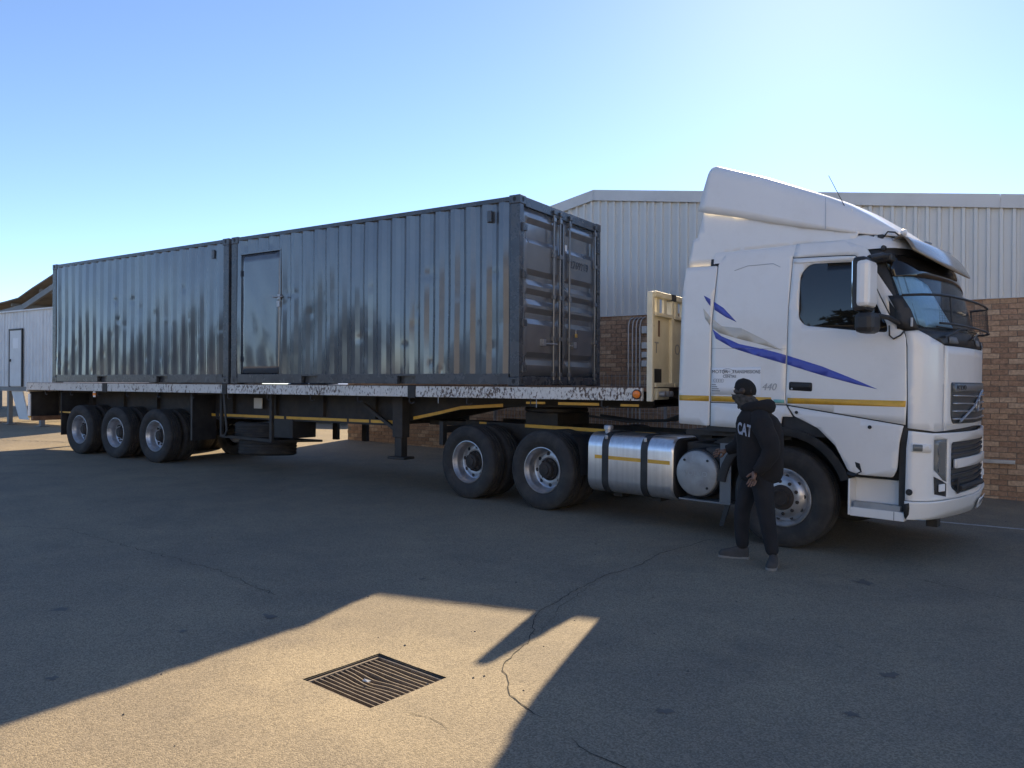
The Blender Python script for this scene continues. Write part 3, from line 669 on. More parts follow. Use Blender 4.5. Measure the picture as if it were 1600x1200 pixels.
    if door_front:
        zb2, zt2 = z0+.135, z1-.145
        rec = [(.31, .45), (.88, 1.07), (1.15, 1.33), (1.42, 1.60), (2.0, 2.31)]
        pz = [zb2]; pd = [0]
        for a, c in rec:
            for q, d in ((a-.02, 0), (a+.055, 1), (c-.055, 1), (c+.02, 0)): pz.append(DZ+q); pd.append(d)
        pz.append(zt2); pd.append(0)
        for k, (ya, yb_) in enumerate(((.115, 1.212), (1.226, W_-.115))):
            b = MB(O); rings = []; ny = 22
            for i in range(ny+1):
                y = ya+(yb_-ya)*i/ny; e = sst(0, .10, y-ya-.05)*sst(0, .10, yb_-.05-y)
                rings.append([(x1-.030-.042*d*e+.002*math.sin(y*7+z*4+k), y, z) for z, d in zip(pz, pd)])
            b.loft(rings, False); d = b.build('end_door', M_CONTD, t, smooth=20); q = d.modifiers.new('thickness', 'SOLIDIFY'); q.thickness = .01; q.offset = -1
            for ye in ((ya-.012, ya), (yb_, yb_+.006)):
                b = MB(O); b.box(x1-.05, x1-.022, ye[0], ye[1], zb2, zt2); b.build('gasket', M_SEAL, d)
            for yr in ((.93, 1.11) if k == 0 else (1.40, 2.235)):
                b = MB(O); b.tube([(x1-.002, yr, zb2-.07), (x1-.002, yr, zt2+.06)], .017, 10); rd = b.build('locking_rod', M_CONTD, d, smooth=40)
                for zz in (zb2+.03, zb2+.55, zb2+1.15, zb2+1.75, zt2-.04):
                    b = MB(O); b.box(x1-.028, x1+.022, yr-.035, yr+.035, zz-.03, zz+.03); b.build('rod_bracket', M_CONTD, d, bevel=.005)
                for zz in (zb2-.085, zt2+.055):
                    b = MB(O); b.box(x1-.005, x1+.03, yr-.045, yr+.045, zz-.025, zz+.035); b.build('cam_keeper', M_CONTF, d, bevel=.006)
            yh = .62 if k == 0 else 1.53
            b = MB(O); b.tube([(x1+.012, yh-.05, DZ+.60), (x1+.02, yh+.38 if k == 0 else yh-.13, DZ+.605)], .011, 8).box(x1-.03, x1+.03, yh-.03, yh+.05, DZ+.57, DZ+.66); b.build('door_handle', M_STEEL, d, bevel=.002)
            for zz in (.24, .86, 1.52, 2.16):
                yy = .10 if k == 0 else W_-.10
                b = MB(O); b.box(x1-.03, x1+.018, yy-.05, yy+.07 if k == 0 else yy+.05, DZ+zz-.045, DZ+zz+.045).tube([(x1+.012, yy-.03 if k == 0 else yy+.03, DZ+zz-.06), (x1+.012, yy-.03 if k == 0 else yy+.03, DZ+zz+.06)], .014, 8); b.build('hinge', M_CONTF, d, bevel=.004)
            if k == 1:
                b = MB(O); b.box(x1+.01, x1+.035, 1.545, 1.60, DZ+.73, DZ+.79); b.build('padlock', mat('brass', (.62, .42, .14), .35, metal=.8, var=.1), d, bevel=.006)
                b = MB(O); b.tube([(x1+.022, 1.555, DZ+.79), (x1+.022, 1.556, DZ+.835), (x1+.022, 1.572, DZ+.85), (x1+.022, 1.589, DZ+.835), (x1+.022, 1.59, DZ+.79)], .005, 6); b.build('padlock_shackle', M_STEEL, d)
                lt = lettering('serial_number', '2769219', .165, M_CONTF, d, (x1-.024-O[0], 1.46-O[1], DZ+1.78-O[2]), (R(90), 0, R(90)), sx=.95, spacing=1.08)
                b = MB(O); b.box(x1-.026, x1-.018, 1.295, 1.345, DZ+2.01, DZ+2.10); b.build('tag_plate', M_STICKER, d)
    # vent covers near the top ends
    for xv in ((x1-.50,) if door_front else (x1-.44,)):
        b = MB(O); b.box(xv-.035, xv+.035, -.008, .03, z1-.33, z1-.17); b.build('vent_cover', M_CONTF, t, bevel=.008)
    if not door_front:
        b = MB(O); b.add([(x0+.95, .3, z1+.0), (x0+2.1, .25, z1+.0), (x0+1.9, 1.3, z1+.0), (x0+1.0, 1.2, z1+.0), (x0+1.05, .4, z1+.07), (x0+1.55, .5, z1+.055), (x0+1.6, 1.1, z1+.06), (x0+1.1, 1.1, z1+.08)], [(0, 1, 5, 4), (1, 2, 6, 5), (2, 3, 7, 6), (3, 0, 4, 7), (4, 5, 6, 7)])
        o = b.build('tarpaulin_bundle', M_CONTF, None); o.location = O; tag(o, 'small dark bundle lying on the roof of the rear container', 'tarpaulin')
    return t
container('shipping_container', 'grey container with a personnel door, nearest the truck cab', 0., True, 3)
container('shipping_container', 'grey ribbed container without side door, at the rear of the trailer', -L-.0707, False, 11)

# ------------------------------------------------------------------ flatbed trailer
TO = (-5.6, 1.22, .05)
tr = thing('flatbed_trailer', 'three axle flatbed trailer with flaking white side rail carrying two containers', 'trailer', TO)
def tp_(name, mt, fn, parent=None, **k):
    b = MB(TO); fn(b); return b.build(name, mt, parent or tr, **k)
for a, c, mt_ in ((-13.20, -10.10, M_RAILR), (-9.93, -6.24, M_RAILR), (-6.10, -1.925, M_RAIL), (-1.775, 1.80, M_RAIL)):
    tp_('side_rail', mt_, lambda b: b.box(a, c, -.038, .02, 1.446, 1.606), bevel=.006)
for a, c in ((-10.095, -9.935), (-6.235, -6.105), (-1.92, -1.78)):
    tp_('stake_pocket', M_CHASSIS, lambda b: b.box(a, c, -.05, .02, 1.43, 1.612), bevel=.004)
tp_('side_rail', M_RAIL, lambda b: b.box(-13.2, 1.80, 2.42, 2.478, 1.446, 1.606), bevel=.006)
tp_('deck', M_RUST, lambda b: b.box(-13.2, 1.85, .021, 2.419, 1.56, 1.612))
tp_('rail_lip', M_RUST, lambda b: b.box(-13.2, 1.8, -.043, .021, 1.6065, 1.613))
x = -12.9
while x < 1.6:
    tp_('cross_member', M_CHASSIS, lambda b: b.box(x-.03, x+.03, .022, 2.418, 1.45, 1.559)); x += .6
prof = [(-12.9, 1.15), (-12.0, 1.0), (-2.75, .985), (-2.35, 1.08), (-1.42, 1.27), (-.64, 1.335), (1.70, 1.36), (1.70, 1.448), (-12.9, 1.448)]
for yy in (.60, 1.83):
    bm = tp_('main_beam', M_CHASSIS, lambda b: b.prism(prof, yy, yy+.016))
    tp_('bottom_flange', M_CHASSIS, lambda b: [b.bar((p[0], yy+.008, p[1]-.010), (q[0], yy+.008, q[1]-.010), .16, .02) for p, q in zip(prof[:6], prof[1:7])], bm)
    x = -11.5
    while x < -2.8:
        tp_('stiffener', M_CHASSIS, lambda b: b.box(x-.006, x+.006, yy-.07 if yy < 1 else yy+.017, yy-.001 if yy < 1 else yy+.09, 1.0, 1.446), bm); x += 1.2
def tape(x0, x1, z0, z1, y=.515, h=.048):
    tp_('reflective_tape', M_YELLOW, lambda b: b.add([(x0, y, z0), (x1, y, z1), (x1, y, z1+h), (x0, y, z0+h), (x0, y+.003, z0), (x1, y+.003, z1), (x1, y+.003, z1+h), (x0, y+.003, z0+h)], [(0, 1, 2, 3), (4, 7, 6, 5), (0, 4, 5, 1), (3, 2, 6, 7), (0, 3, 7, 4), (1, 5, 6, 2)]))
# outer tape board below the deck edge
tp_('tape_board', M_CHASSIS, lambda b: b.box(-7.7, -2.62, .519, .535, .985, 1.06))
for a, c in ((-7.62, -7.46), (-7.34, -7.18), (-7.06, -6.92), (-6.86, -5.6), (-5.55, -5.26), (-5.2, -3.72), (-3.67, -3.22), (-3.18, -2.68)): tape(a, c, 1.0, 1.0)
tape(-2.28, -1.80, 1.075, 1.165); tape(-1.795, -1.38, 1.166, 1.255); tape(-1.375, -.60, 1.258, 1.31)
tape(.05, .35, 1.375, 1.378, .1, .03); tape(.55, 1.15, 1.372, 1.372, .1, .035); tape(1.45, 1.7, 1.37, 1.37, .1, .03); tape(-11.9, -11.45, .96, .96, .03, .03)
# landing legs
for yy in (.33, 1.93):
    lg = tp_('landing_leg', M_CHASSIS, lambda b: b.box(-2.55, -2.35, yy, yy+.18, .80, 1.44), bevel=.008)
    tp_('inner_leg', M_CHASSIS, lambda b: b.box(-2.52, -2.38, yy+.02, yy+.16, .50, .80), lg, bevel=.006)
    tp_('foot', M_CHASSIS, lambda b: b.box(-2.62, -2.28, yy-.04, yy+.22, .46, .50), lg, bevel=.01)
    tp_('brace', M_CHASSIS, lambda b: b.bar((-2.45, yy+.09, .85), (-3.3, yy+.15, 1.30), .05, .05), lg)
tp_('cross_shaft', M_CHASSIS, lambda b: b.tube([(-2.45, .4, 1.02), (-2.45, 2.0, 1.02)], .025))
for xx in (-5.69, -4.90):
    tp_('stay_post', M_CHASSIS, lambda b: b.box(xx-.06, xx+.06, 2.16, 2.24, .52, 1.44))
tp_('crossbar', M_CHASSIS, lambda b: b.box(-2.35, .2, 1.0, 1.5, .98, 1.05))
# spare wheels lying in their carrier
sp1 = link('spare_wheel', WM['dish'].copy(), M_RIMS, tr, 0, (-6.15-TO[0], .82-TO[1], .62-TO[2])); sp1.rotation_euler = (R(90), 0, 0); link('tyre', WM['tyre_block'], None, sp1)
sp2 = link('spare_wheel', WM['dish'].copy(), M_RIMS, tr, 0, (-6.10-TO[0], .86-TO[1], .29-TO[2])); sp2.rotation_euler = (R(86), 0, R(20)); link('tyre', WM['tyre'], None, sp2)
for q in (((-6.22, -.02, 1.44), (-6.18, .02, .78)), ((-6.18, .02, .80), (-6.55, .25, .66))): tp_('ratchet_strap', M_BLACK, lambda b: b.bar(q[0], q[1], .05, .012, (0, 1, 0)))
ca = tp_('spare_carrier', M_CHASSIS, lambda b: [b.bar((-6.6, .24, .66), (-5.25, .24, .63), .05, .05), b.bar((-5.25, .24, 1.44), (-5.25, .24, .60), .06, .06, (0, 1, 0)), b.bar((-6.62, .24, 1.44), (-6.62, .24, .64), .05, .05, (0, 1, 0)), b.bar((-6.6, 1.4, .56), (-5.25, 1.4, .56), .05, .04), b.bar((-6.6, .24, .64), (-6.6, 1.4, .56), .04, .04), b.bar((-5.25, .24, .62), (-5.25, 1.4, .56), .04, .04)])
tp_('tool_box', M_BLACK, lambda b: b.box(-5.52, -5.02, .5, 1.05, .66, 1.0), bevel=.012)
tp_('rear_mud_panel', M_BLACK, lambda b: b.box(-7.35, -7.3, .1, .62, .55, 1.40))
tp_('notice_plate', M_BEIGE, lambda b: b.box(-6.05, -5.83, .50, .514, 1.17, 1.36))
tp_('side_reflector', M_STICKER, lambda b: b.box(-10.52, -10.44, .0, .012, 1.32, 1.44)); tp_('side_reflector', M_ORANGE, lambda b: b.box(-10.53, -10.43, -.002, .014, 1.35, 1.41))
# tie hooks under the rail
xh = -12.4
while xh < 1.6:
    tp_('tie_hook', M_CHASSIS, lambda b: b.tube([(xh, -.02, 1.45), (xh, -.03, 1.37), (xh+.05, -.03, 1.345), (xh+.1, -.03, 1.37)], .009, 6)); xh += 1.05
tp_('pull_cord', M_STEEL, lambda b: b.tube([(.30, -.04, 1.45), (.302, -.042, 1.33)], .006, 5)); tp_('pull_cord', M_STEEL, lambda b: b.tube([(-1.35, -.04, 1.45), (-1.348, -.042, 1.36)], .006, 5))
# axles and wheels
for ax in (-11.13, -9.77, -8.40):
    gz = G(ax, .3)+.512
    axl = tp_('axle', M_CHASSIS, lambda b: b.tube([(ax, .1, gz), (ax, 2.34, gz)], .065, 12))
    for yy in (.70, 1.66):
        tp_('leaf_spring', M_CHASSIS, lambda b: b.loft([[(ax+dx, yy, gz+.16+.00-.14*(dx/.6)**2*-1), (ax+dx, yy+.08, gz+.16+.14*(dx/.6)**2), (ax+dx, yy+.08, gz+.24+.10*(dx/.6)**2), (ax+dx, yy, gz+.24+.10*(dx/.6)**2)] for dx in (-.6, -.4, -.2, 0, .2, .4, .6)], True, True), axl)
        tp_('hanger', M_CHASSIS, lambda b: b.prism([(ax+.52, 1.0), (ax+.82, 1.0), (ax+.74, gz+.2), (ax+.60, gz+.2)], yy-.02, yy+.10), axl)
        tp_('brake_chamber', M_CHASSIS, lambda b: b.tube([(ax+.15, yy+.0, gz+.02), (ax+.36, yy+.0, gz+.06)], .085, 12), axl)
    sp = random.uniform(0, 1)
    wheel(tr, ax-TO[0], .015-TO[1], gz-TO[2], 'trailer', rimmat=M_RIMS, spin=sp)
    wheel(tr, ax-TO[0], .350-TO[1], gz-TO[2], 'inner', rimmat=M_RIMS)
    wheel(tr, ax-TO[0], 2.425-TO[1], gz-TO[2], 'trailer', far=True, rimmat=M_RIMS)
    wheel(tr, ax-TO[0], 2.09-TO[1], gz-TO[2], 'inner', far=True, rimmat=M_RIMS)
for yy in (.0, 1.80):
    tp_('mud_flap', M_BLACK, lambda b: b.box(-11.80, -11.785, yy, yy+.64, .48, 1.40))
lb = tp_('light_board', M_BLACK, lambda b: b.box(-13.16, -13.12, .0, 2.44, .84, 1.41))
tp_('reflector_strip', M_STICKER, lambda b: b.box(-13.17, -13.09, -.028, -.002, .86, 1.36), lb); tp_('reflector_strip', M_YELLOW, lambda b: b.box(-13.171, -13.089, -.029, -.001, .82, .858), lb)
for yy in (.2, 1.9): tp_('tail_lamp', M_ORANGE, lambda b: b.box(-13.20, -13.161, yy, yy+.35, 1.0, 1.14), lb, bevel=.01)
tp_('underrun_bar', M_RUST, lambda b: b.box(-13.10, -13.0, .0, 2.44, .755, .855), bevel=.008)
for yy in (.6, 1.8): tp_('bar_hanger', M_CHASSIS, lambda b: b.box(-13.08, -13.02, yy, yy+.08, .856, 1.44))
tp_('rear_cross_beam', M_RAILR, lambda b: b.box(-13.26, -13.203, -.03, 2.47, 1.40, 1.60), bevel=.006)
# amber marker at the front corner
mk = tp_('marker_lamp', M_BLACK, lambda b: b.lathe([(.062, -.038), (.062, -.052), (.054, -.056), (.001, -.056)], (1.735, 0, 1.525), 'y', 20), smooth=40)
tp_('lens', M_ORANGE, lambda b: b.lathe([(.05, -.055), (.047, -.070), (.03, -.077), (.001, -.078)], (1.735, 0, 1.525), 'y', 20), mk, smooth=60)
# kingpin plate
tp_('coupler_plate', M_CHASSIS, lambda b: b.box(-1.0, 1.5, .7, 1.75, 1.335, 1.36))
# headboard
hb = tp_('headboard', M_CREAM, lambda b: b.box(1.885, 1.905, .03, 2.41, 1.66, 2.50))
for y0_, y1_ in ((-.038, .03), (.57, .66), (1.18, 1.27), (1.78, 1.87), (2.41, 2.478)):
    e = y0_ in (-.038, 2.41)
    tp_('headboard_post', M_CREAM, lambda b: b.box(1.855 if e else 1.865, 1.935 if e else 1.945, y0_, y1_, 1.44 if e else 1.62, 2.775 if e else 2.712), hb, bevel=.012)
tp_('top_rail', M_CREAM, lambda b: b.box(1.86, 1.945, .031, 2.409, 2.715, 2.79), hb, bevel=.012)
tp_('rail_sleeve', M_CHASSIS, lambda b: b.box(1.856, 1.949, .55, .70, 2.712, 2.793), hb); tp_('rail_sleeve', M_CHASSIS, lambda b: b.box(1.856, 1.949, 1.75, 1.90, 2.712, 2.793), hb)
ppy = [.03, .57, .66, 1.18, 1.27, 1.78, 1.87, 2.41]
for a, c in ((.031, .569), (.661, 1.179), (1.271, 1.779), (1.871, 2.409)):
    tp_('mid_rail', M_CREAM, lambda b: b.box(1.86, 1.945, a, c, 2.485, 2.53), hb, bevel=.006)
    tp_('bottom_rail', M_CREAM, lambda b: b.box(1.86, 1.955, a, c, 1.615, 1.665), hb, bevel=.006)
    for k in range(2):
        yc = a+(c-a)*(.27+.44*k); tp_('slot_bar', M_CREAM, lambda b: b.box(1.885, 1.915, yc-.045, yc+.045, 2.531, 2.714), hb)
tp_('rust_patch', M_RUST, lambda b: b.box(1.9055, 1.9085, .20, .255, 2.24, 2.44), hb)
tp_('access_hole', M_SEAL, lambda b: b.box(1.9055, 1.909, .085, .31, 1.67, 1.84), hb)
lettering('painted_letter', 'T', .20, M_GREY, hb, (1.907-TO[0], .08-TO[1], 2.035-TO[2]), (R(90), 0, R(90)), sx=1.15)
lettering('painted_letter', 'O', .20, M_GREY, hb, (1.907-TO[0], .76-TO[1], 2.035-TO[2]), (R(90), 0, R(90)), sx=1.15)
tp_('coupling_pipe', M_CREAM, lambda b: b.box(1.86, 1.955, .06, .46, 1.46, 1.60), bevel=.01)
for yy in (.14, .27, .38): tp_('air_coupling', M_STEEL, lambda b: b.tube([(1.955, yy, 1.53), (2.03, yy, 1.53)], .035, 10), smooth=40)

# ------------------------------------------------------------------ truck tractor (own frame: x forward, y to its left, steer axle at x = 0)
tk = thing('truck_tractor', 'white high roof truck tractor with blue swoosh stripes facing right', 'truck', (3.761, .638, -.027), (0, R(.537), R(-8.436)))
PLAN = [(1.10, -1.245), (1.18, -1.238), (1.26, -1.208), (1.330, -1.135), (1.378, -1.02), (1.412, -.88), (1.442, -.70), (1.474, -.45), (1.492, -.22), (1.498, 0)]
def chaikin(P, n=2):
    for _ in range(n):
        Q = [P[0]]
        for a, c in zip(P[:-1], P[1:]): Q += [(a[0]*.75+c[0]*.25, a[1]*.75+c[1]*.25), (a[0]*.25+c[0]*.75, a[1]*.25+c[1]*.75)]
        P = Q+[P[-1]]
    return P
_h = chaikin(PLAN); _full = _h+[(x, -y) for x, y in reversed(_h[:-1])]
_S = [1.10]
for a, c in zip(_full[:-1], _full[1:]): _S.append(_S[-1]+math.hypot(c[0]-a[0], c[1]-a[1]))
SMID = (_S[0]+_S[-1])/2; SEND = _S[-1]
def back(z): return 0 if z < 2.12 else .29*(z-2.12)+.9*max(0, z-2.98)**2*4
def tum(z):
    t = max(0, z-2.2)/.8; u = max(0, z-3.0)/.17
    return 1-.022*t*t-.05*u*u
def S(s, z, off=0.):
    if s <= 1.10: x, y, n = s, -1.245, (0, -1)
    elif s >= SEND: x, y, n = 1.10-(s-SEND), 1.245, (0, 1)
    else:
        i = 0
        while i < len(_S)-2 and s > _S[i+1]: i += 1
        t = (s-_S[i])/(_S[i+1]-_S[i]); a, c = _full[i], _full[i+1]
        x, y = a[0]+t*(c[0]-a[0]), a[1]+t*(c[1]-a[1])
        def nrm(k):
            k = max(0, min(len(_full)-1, k)); p, q = _full[max(0, k-1)], _full[min(len(_full)-1, k+1)]
            dx, dy = q[0]-p[0], q[1]-p[1]; l_ = math.hypot(dx, dy); return dy/l_, -dx/l_
        n0, n1 = nrm(i), nrm(i+1); n = (n0[0]*(1-t)+n1[0]*t, n0[1]*(1-t)+n1[1]*t)
    x += n[0]*off; y += n[1]*off
    x -= back(z)*sst(.45, 1.15, x)
    return Vector((x, y*tum(z), z))
def panel(name, poly, mt, parent=None, holes=(), off=.0, thick=.018, mirror=False, surf=S, step=.07, zstep=.09, smooth=30, flat_y=None):
    bm = bmesh.new(); edges = []
    for loop in [poly]+list(holes):
        vs = [bm.verts.new((p[0], p[1], 0)) for p in loop]
        edges += [bm.edges.new((vs[i], vs[(i+1) % len(vs)])) for i in range(len(vs))]
    bmesh.ops.triangle_fill(bm, use_beauty=True, use_dissolve=False, edges=edges)
    s0, s1 = min(p[0] for p in poly), max(p[0] for p in poly); z0, z1 = min(p[1] for p in poly), max(p[1] for p in poly)
    cuts = [((q, 0, 0), (1, 0, 0)) for q in [v for v in [s0+k*step for k in range(1, int((s1-s0)/step)+1)] ]]+[((0, q, 0), (0, 1, 0)) for q in [z0+k*zstep for k in range(1, int((z1-z0)/zstep)+1)]]
    for co, no in cuts: bmesh.ops.bisect_plane(bm, geom=bm.verts[:]+bm.edges[:]+bm.faces[:], plane_co=co, plane_no=no)
    bmesh.ops.recalc_face_normals(bm, faces=bm.faces)
    for v in bm.verts:
        if flat_y is not None: v.co = Vector((v.co.x, flat_y, v.co.y))
        else: v.co = surf(v.co.x, v.co.y, off)
    bm.normal_update()
    c = Vector((.2, 0, 2.0)); sgn = sum(1 if f.normal.dot(f.calc_center_median()-c) > 0 else -1 for f in bm.faces)
    if sgn < 0: bmesh.ops.reverse_faces(bm, faces=bm.faces)
    bm.normal_update()
    me = bpy.data.meshes.new(name)
    if mirror:
        for v in bm.verts: v.co.y *= -1
        bmesh.ops.reverse_faces(bm, faces=bm.faces)
    bm.to_mesh(me); bm.free(); me.shade_smooth(); me.set_sharp_from_angle(angle=R(smooth))
    o = link(name, me, mt, parent or tk); m_ = o.modifiers.new('thickness', 'SOLIDIFY'); m_.thickness = thick; m_.offset = -1
    return o
def tkp(name, mt, fn, parent=None, **k):
    b = MB(); fn(b); return b.build(name, mt, parent or tk, **k)
def rounded(poly, r=.05, n=4):
    out = []; P = [Vector(p) for p in poly]
    for i, p in enumerate(P):
        a, c = P[i-1], P[(i+1) % len(P)]; da, dc = (a-p), (c-p); rr = min(r, da.length*.45, dc.length*.45)
        A, C = p+da.normalized()*rr, p+dc.normalized()*rr
        for k in range(n+1):
            t = k/n; out.append(tuple(A*(1-t)**2+p*2*t*(1-t)+C*t*t))
    return out

# dark inner shell
b = MB(); rings = []
for z in (1.16, 1.4, 1.7, 2.0, 2.12, 2.3, 2.5, 2.7, 2.9, 3.0, 3.06):
    ss = [-.85, -.3, .2, .6, .9, 1.0]+[1.10+(SEND-1.10)*k/40 for k in range(41)]+[SEND+.1, SEND+.3, SEND+.7, SEND+1.3, SEND+1.95]
    rings.append([S(s, z, -.035) for s in ss])
b.loft(rings, True, True); shell = b.build('cab_shell', M_BLACK, tk, smooth=35)
# roof
b = MB(); rings = []
for z, k in ((2.998, 1), (3.05, 1), (3.10, 1), (3.14, 1), (3.165, .985), (3.18, .93), (3.185, .6)):
    ss = [-.80, -.3, .2, .6, .9, 1.0]+[1.10+(SEND-1.10)*q/40 for q in range(41)]+[SEND+.1, SEND+.3, SEND+.7, SEND+1.3, SEND+1.9]
    rings.append([Vector((.1+(p.x-.1)*k, p.y*k, p.z)) for p in [S(s, z, -.003) for s in ss]])
b.loft(rings, True, False); b.f.append([len(b.v)-len(rings[0])+q for q in range(len(rings[0]))]); roof = b.build('roof_panel', M_WHITE, tk, smooth=35)

DOOR = [(.052, 1.475), (.043, 1.54), (.057, 2.44), (.088, 2.975), (.826, 2.945), (.92, 2.912), (.985, 2.82), (1.085, 2.36), (1.135, 2.225), (1.172, 2.20), (1.186, 1.56), (1.178, 1.322)]
WIN = rounded([(.165, 2.80), (.160, 2.355), (.225, 2.280), (.765, 2.212), (1.03, 2.19), (1.045, 2.26), (.915, 2.80), (.86, 2.885), (.255, 2.905)], .06, 4)
for mi in (False, True):
    d = panel('door', DOOR, M_WHITE, holes=[WIN], mirror=mi)
    gl = panel('door_window', [(p[0]+(p[0]-.6)*.02, p[1]+(p[1]-2.55)*.02) for p in WIN], M_GLASS, d, off=-.012, thick=.006, mirror=mi)
    sg = -1 if not mi else 1
    panel('handle_recess', rounded([(.074, 1.625), (.311, 1.615), (.311, 1.705), (.074, 1.712)], .02), M_BLACK, d, off=.002, thick=.004, mirror=mi)
    tkp('door_handle', M_BLACK, lambda q: q.box(.10, .29, sg*1.262 if sg < 0 else 1.25, -1.25 if sg < 0 else 1.262, 1.655, 1.69), d, bevel=.006)
    tkp('key_lock', M_STEEL, lambda q: q.lathe([(.010, sg*1.245), (.010, sg*1.254), (.001, sg*1.255)], (.105, 0, 1.64), 'y', 10), d)
    panel('drip_strip', [(.10, 2.925), (.84, 2.895), (.84, 2.938), (.10, 2.968)], M_WHITE, d, off=.014, thick=.010, mirror=mi)
    # dark quarter light bar inside the window opening
    panel('window_bar', [(.80, 2.225), (.835, 2.22), (.80, 2.86), (.765, 2.865)], M_BLACK, d, off=-.006, thick=.006, mirror=mi)
    panel('sleeper_side_panel', rounded([(-.797, 1.478), (-.790, 2.34), (-.74, 2.98), (-.67, 3.085), (-.55, 3.112), (.093, 3.105), (.080, 2.975), (.049, 2.44), (.035, 1.54), (.044, 1.475)], .012, 2), M_WHITE, mirror=mi)
    panel('sleeper_lower_panel', [(-.797, 1.215), (-.30, 1.205), (-.02, 1.205), (.004, 1.35), (.11, 1.352), (.048, 1.458), (.04, 1.466), (-.797, 1.469)], M_WHITE, mirror=mi, off=-.004)
    panel('fender_panel', rounded([(.062, 1.462), (.130, 1.362), (.191, 1.335), (.372, 1.250), (.549, 1.082), (.67, .850), (.785, .820), (1.075, .822), (1.112, .90), (1.128, 1.15), (1.155, 1.285), (1.165, 1.312)], .02, 3), M_WHITE, mirror=mi, off=-.003)
    panel('roof_side_panel', [(.105, 3.14), (.092, 2.985), (.826, 2.955), (.93, 2.92), (.998, 2.83), (1.06, 2.84), (1.075, 2.93), (1.05, 3.02), (.935, 3.06), (.668, 3.11)], M_WHITE, mirror=mi, off=.001)
    panel('pillar_panel', [(1.000, 2.80), (1.098, 2.37), (1.122, 2.50), (1.165, 2.38), (1.185, 2.50), (1.07, 2.815)], M_WHITE, mirror=mi, off=.001)
    # front corner deflector
    cp = panel('corner_panel', [(1.198, 1.292), (1.195, 1.56), (1.182, 2.195), (1.30, 2.205), (1.45, 2.13), (1.60, 2.085), (1.648, 2.072), (1.648, 1.70), (1.642, 1.262), (1.50, 1.258)], M_WHITE, mirror=mi)
    # cab side extender
    se = panel('side_extender', rounded([(-1.185, 1.225), (-1.192, 1.54), (-1.168, 2.68), (-1.132, 2.985), (-.752, 2.972), (-.802, 2.34), (-.812, 1.215)], .02, 3), M_WHITE, mirror=mi, off=-.002)
    panel('upper_extender', [(-.945, 3.60), (-1.02, 3.32), (-1.078, 3.295), (-1.130, 2.997), (-.752, 2.984), (-.725, 3.03), (-.662, 3.09), (-.50, 3.10), (.095, 3.08), (.668, 3.06), (.72, 3.20), (.16, 3.33), (-.317, 3.46)], M_WHITE, flat_y=-1.172, mirror=mi)
    # yellow stripe pieces, blue and beige swooshes
    par = {'e': se, 'd': d}
    panel('yellow_stripe', [(-1.183, 1.486), (-.818, 1.486), (-.818, 1.546), (-1.186, 1.546)], M_YELLOW, se, off=.0012, thick=.002, mirror=mi)
    panel('yellow_stripe', [(.060, 1.488), (1.176, 1.488), (1.179, 1.546), (.060, 1.546)], M_YELLOW, d, off=.003, thick=.002, mirror=mi)
slp = [o for o in tk.children if o.name.startswith('sleeper_side_panel')][0]; dnear = [o for o in tk.children if o.name.split('.')[0] == 'door'][0]; senear = [o for o in tk.children if o.name.startswith('side_extender')][0]
panel('yellow_stripe', [(-.790, 1.486), (-.112, 1.488), (-.112, 1.546), (-.790, 1.546)], M_YELLOW, slp, off=.003, thick=.002)
panel('teal_sticker', [(-.086, 1.490), (.026, 1.490), (.026, 1.526), (-.086, 1.526)], M_GREEN, slp, off=.003, thick=.002)
panel('blue_swoosh', [(-.902, 2.656), (-.874, 2.60), (-.820, 2.534), (-.820, 2.611)], M_BLUE, senear, off=.0012, thick=.002)
panel('blue_swoosh', [(-.775, 2.578), (-.66, 2.503), (-.507, 2.346), (-.632, 2.404), (-.770, 2.492)], M_BLUE, slp, off=.003, thick=.002)
panel('beige_swoosh', [(-.905, 2.515), (-.880, 2.40), (-.82, 2.325), (-.812, 2.408), (-.85, 2.45)], M_BEIGE, senear, off=.0012, thick=.002)
panel('beige_swoosh', [(-.788, 2.392), (-.683, 2.309), (-.45, 2.276), (-.2, 2.151), (.006, 2.03), (-.248, 2.105), (-.499, 2.17), (-.708, 2.236), (-.785, 2.29)], M_BEIGE, slp, off=.003, thick=.002)
panel('blue_swoosh', [(-.786, 2.275), (-.681, 2.199), (-.473, 2.109), (-.174, 2.044), (.040, 1.985), (.037, 1.893), (-.295, 1.987), (-.549, 2.067), (-.747, 2.176)], M_BLUE, slp, off=.003, thick=.002)
panel('blue_swoosh', [(.054, 1.980), (.407, 1.868), (.73, 1.737), (.932, 1.65), (.731, 1.694), (.408, 1.779), (.052, 1.888)], M_BLUE, dnear, off=.003, thick=.002)
panel('seam_line', [(-.79, 2.066), (.04, 2.046), (.04, 2.050), (-.79, 2.070)], M_GREY, slp, off=.003, thick=.002)
panel('pressed_locker_edge', [(-.55, 2.905), (-.40, 2.945), (-.12, 2.945), (-.04, 2.90), (-.045, 2.897), (-.122, 2.939), (-.40, 2.939), (-.548, 2.900)], M_GREY, slp, off=.003, thick=.002)
stk = panel('sticker', [(-.788, 1.562), (-.225, 1.562), (-.225, 1.862), (-.788, 1.852)], M_STICKER, slp, off=.004, thick=.002)
YS = -1.2505
for tx, sz, px_, pz, k in (('MOTOR', .052, -.785, 1.795, 1.0), ('TRANSMISSIONS', .052, -.545, 1.795, .82), ('CENTRE', .042, -.655, 1.747, 1.), ('440', .105, -.215, 1.620, .98)):
    lettering('lettering', tx, sz, M_PRINT if tx != '440' else M_GREY, slp, (px_, YS if tx != '440' else YS+.002, pz), (R(90), 0, 0), sx=k, shear=.25 if tx == '440' else 0)
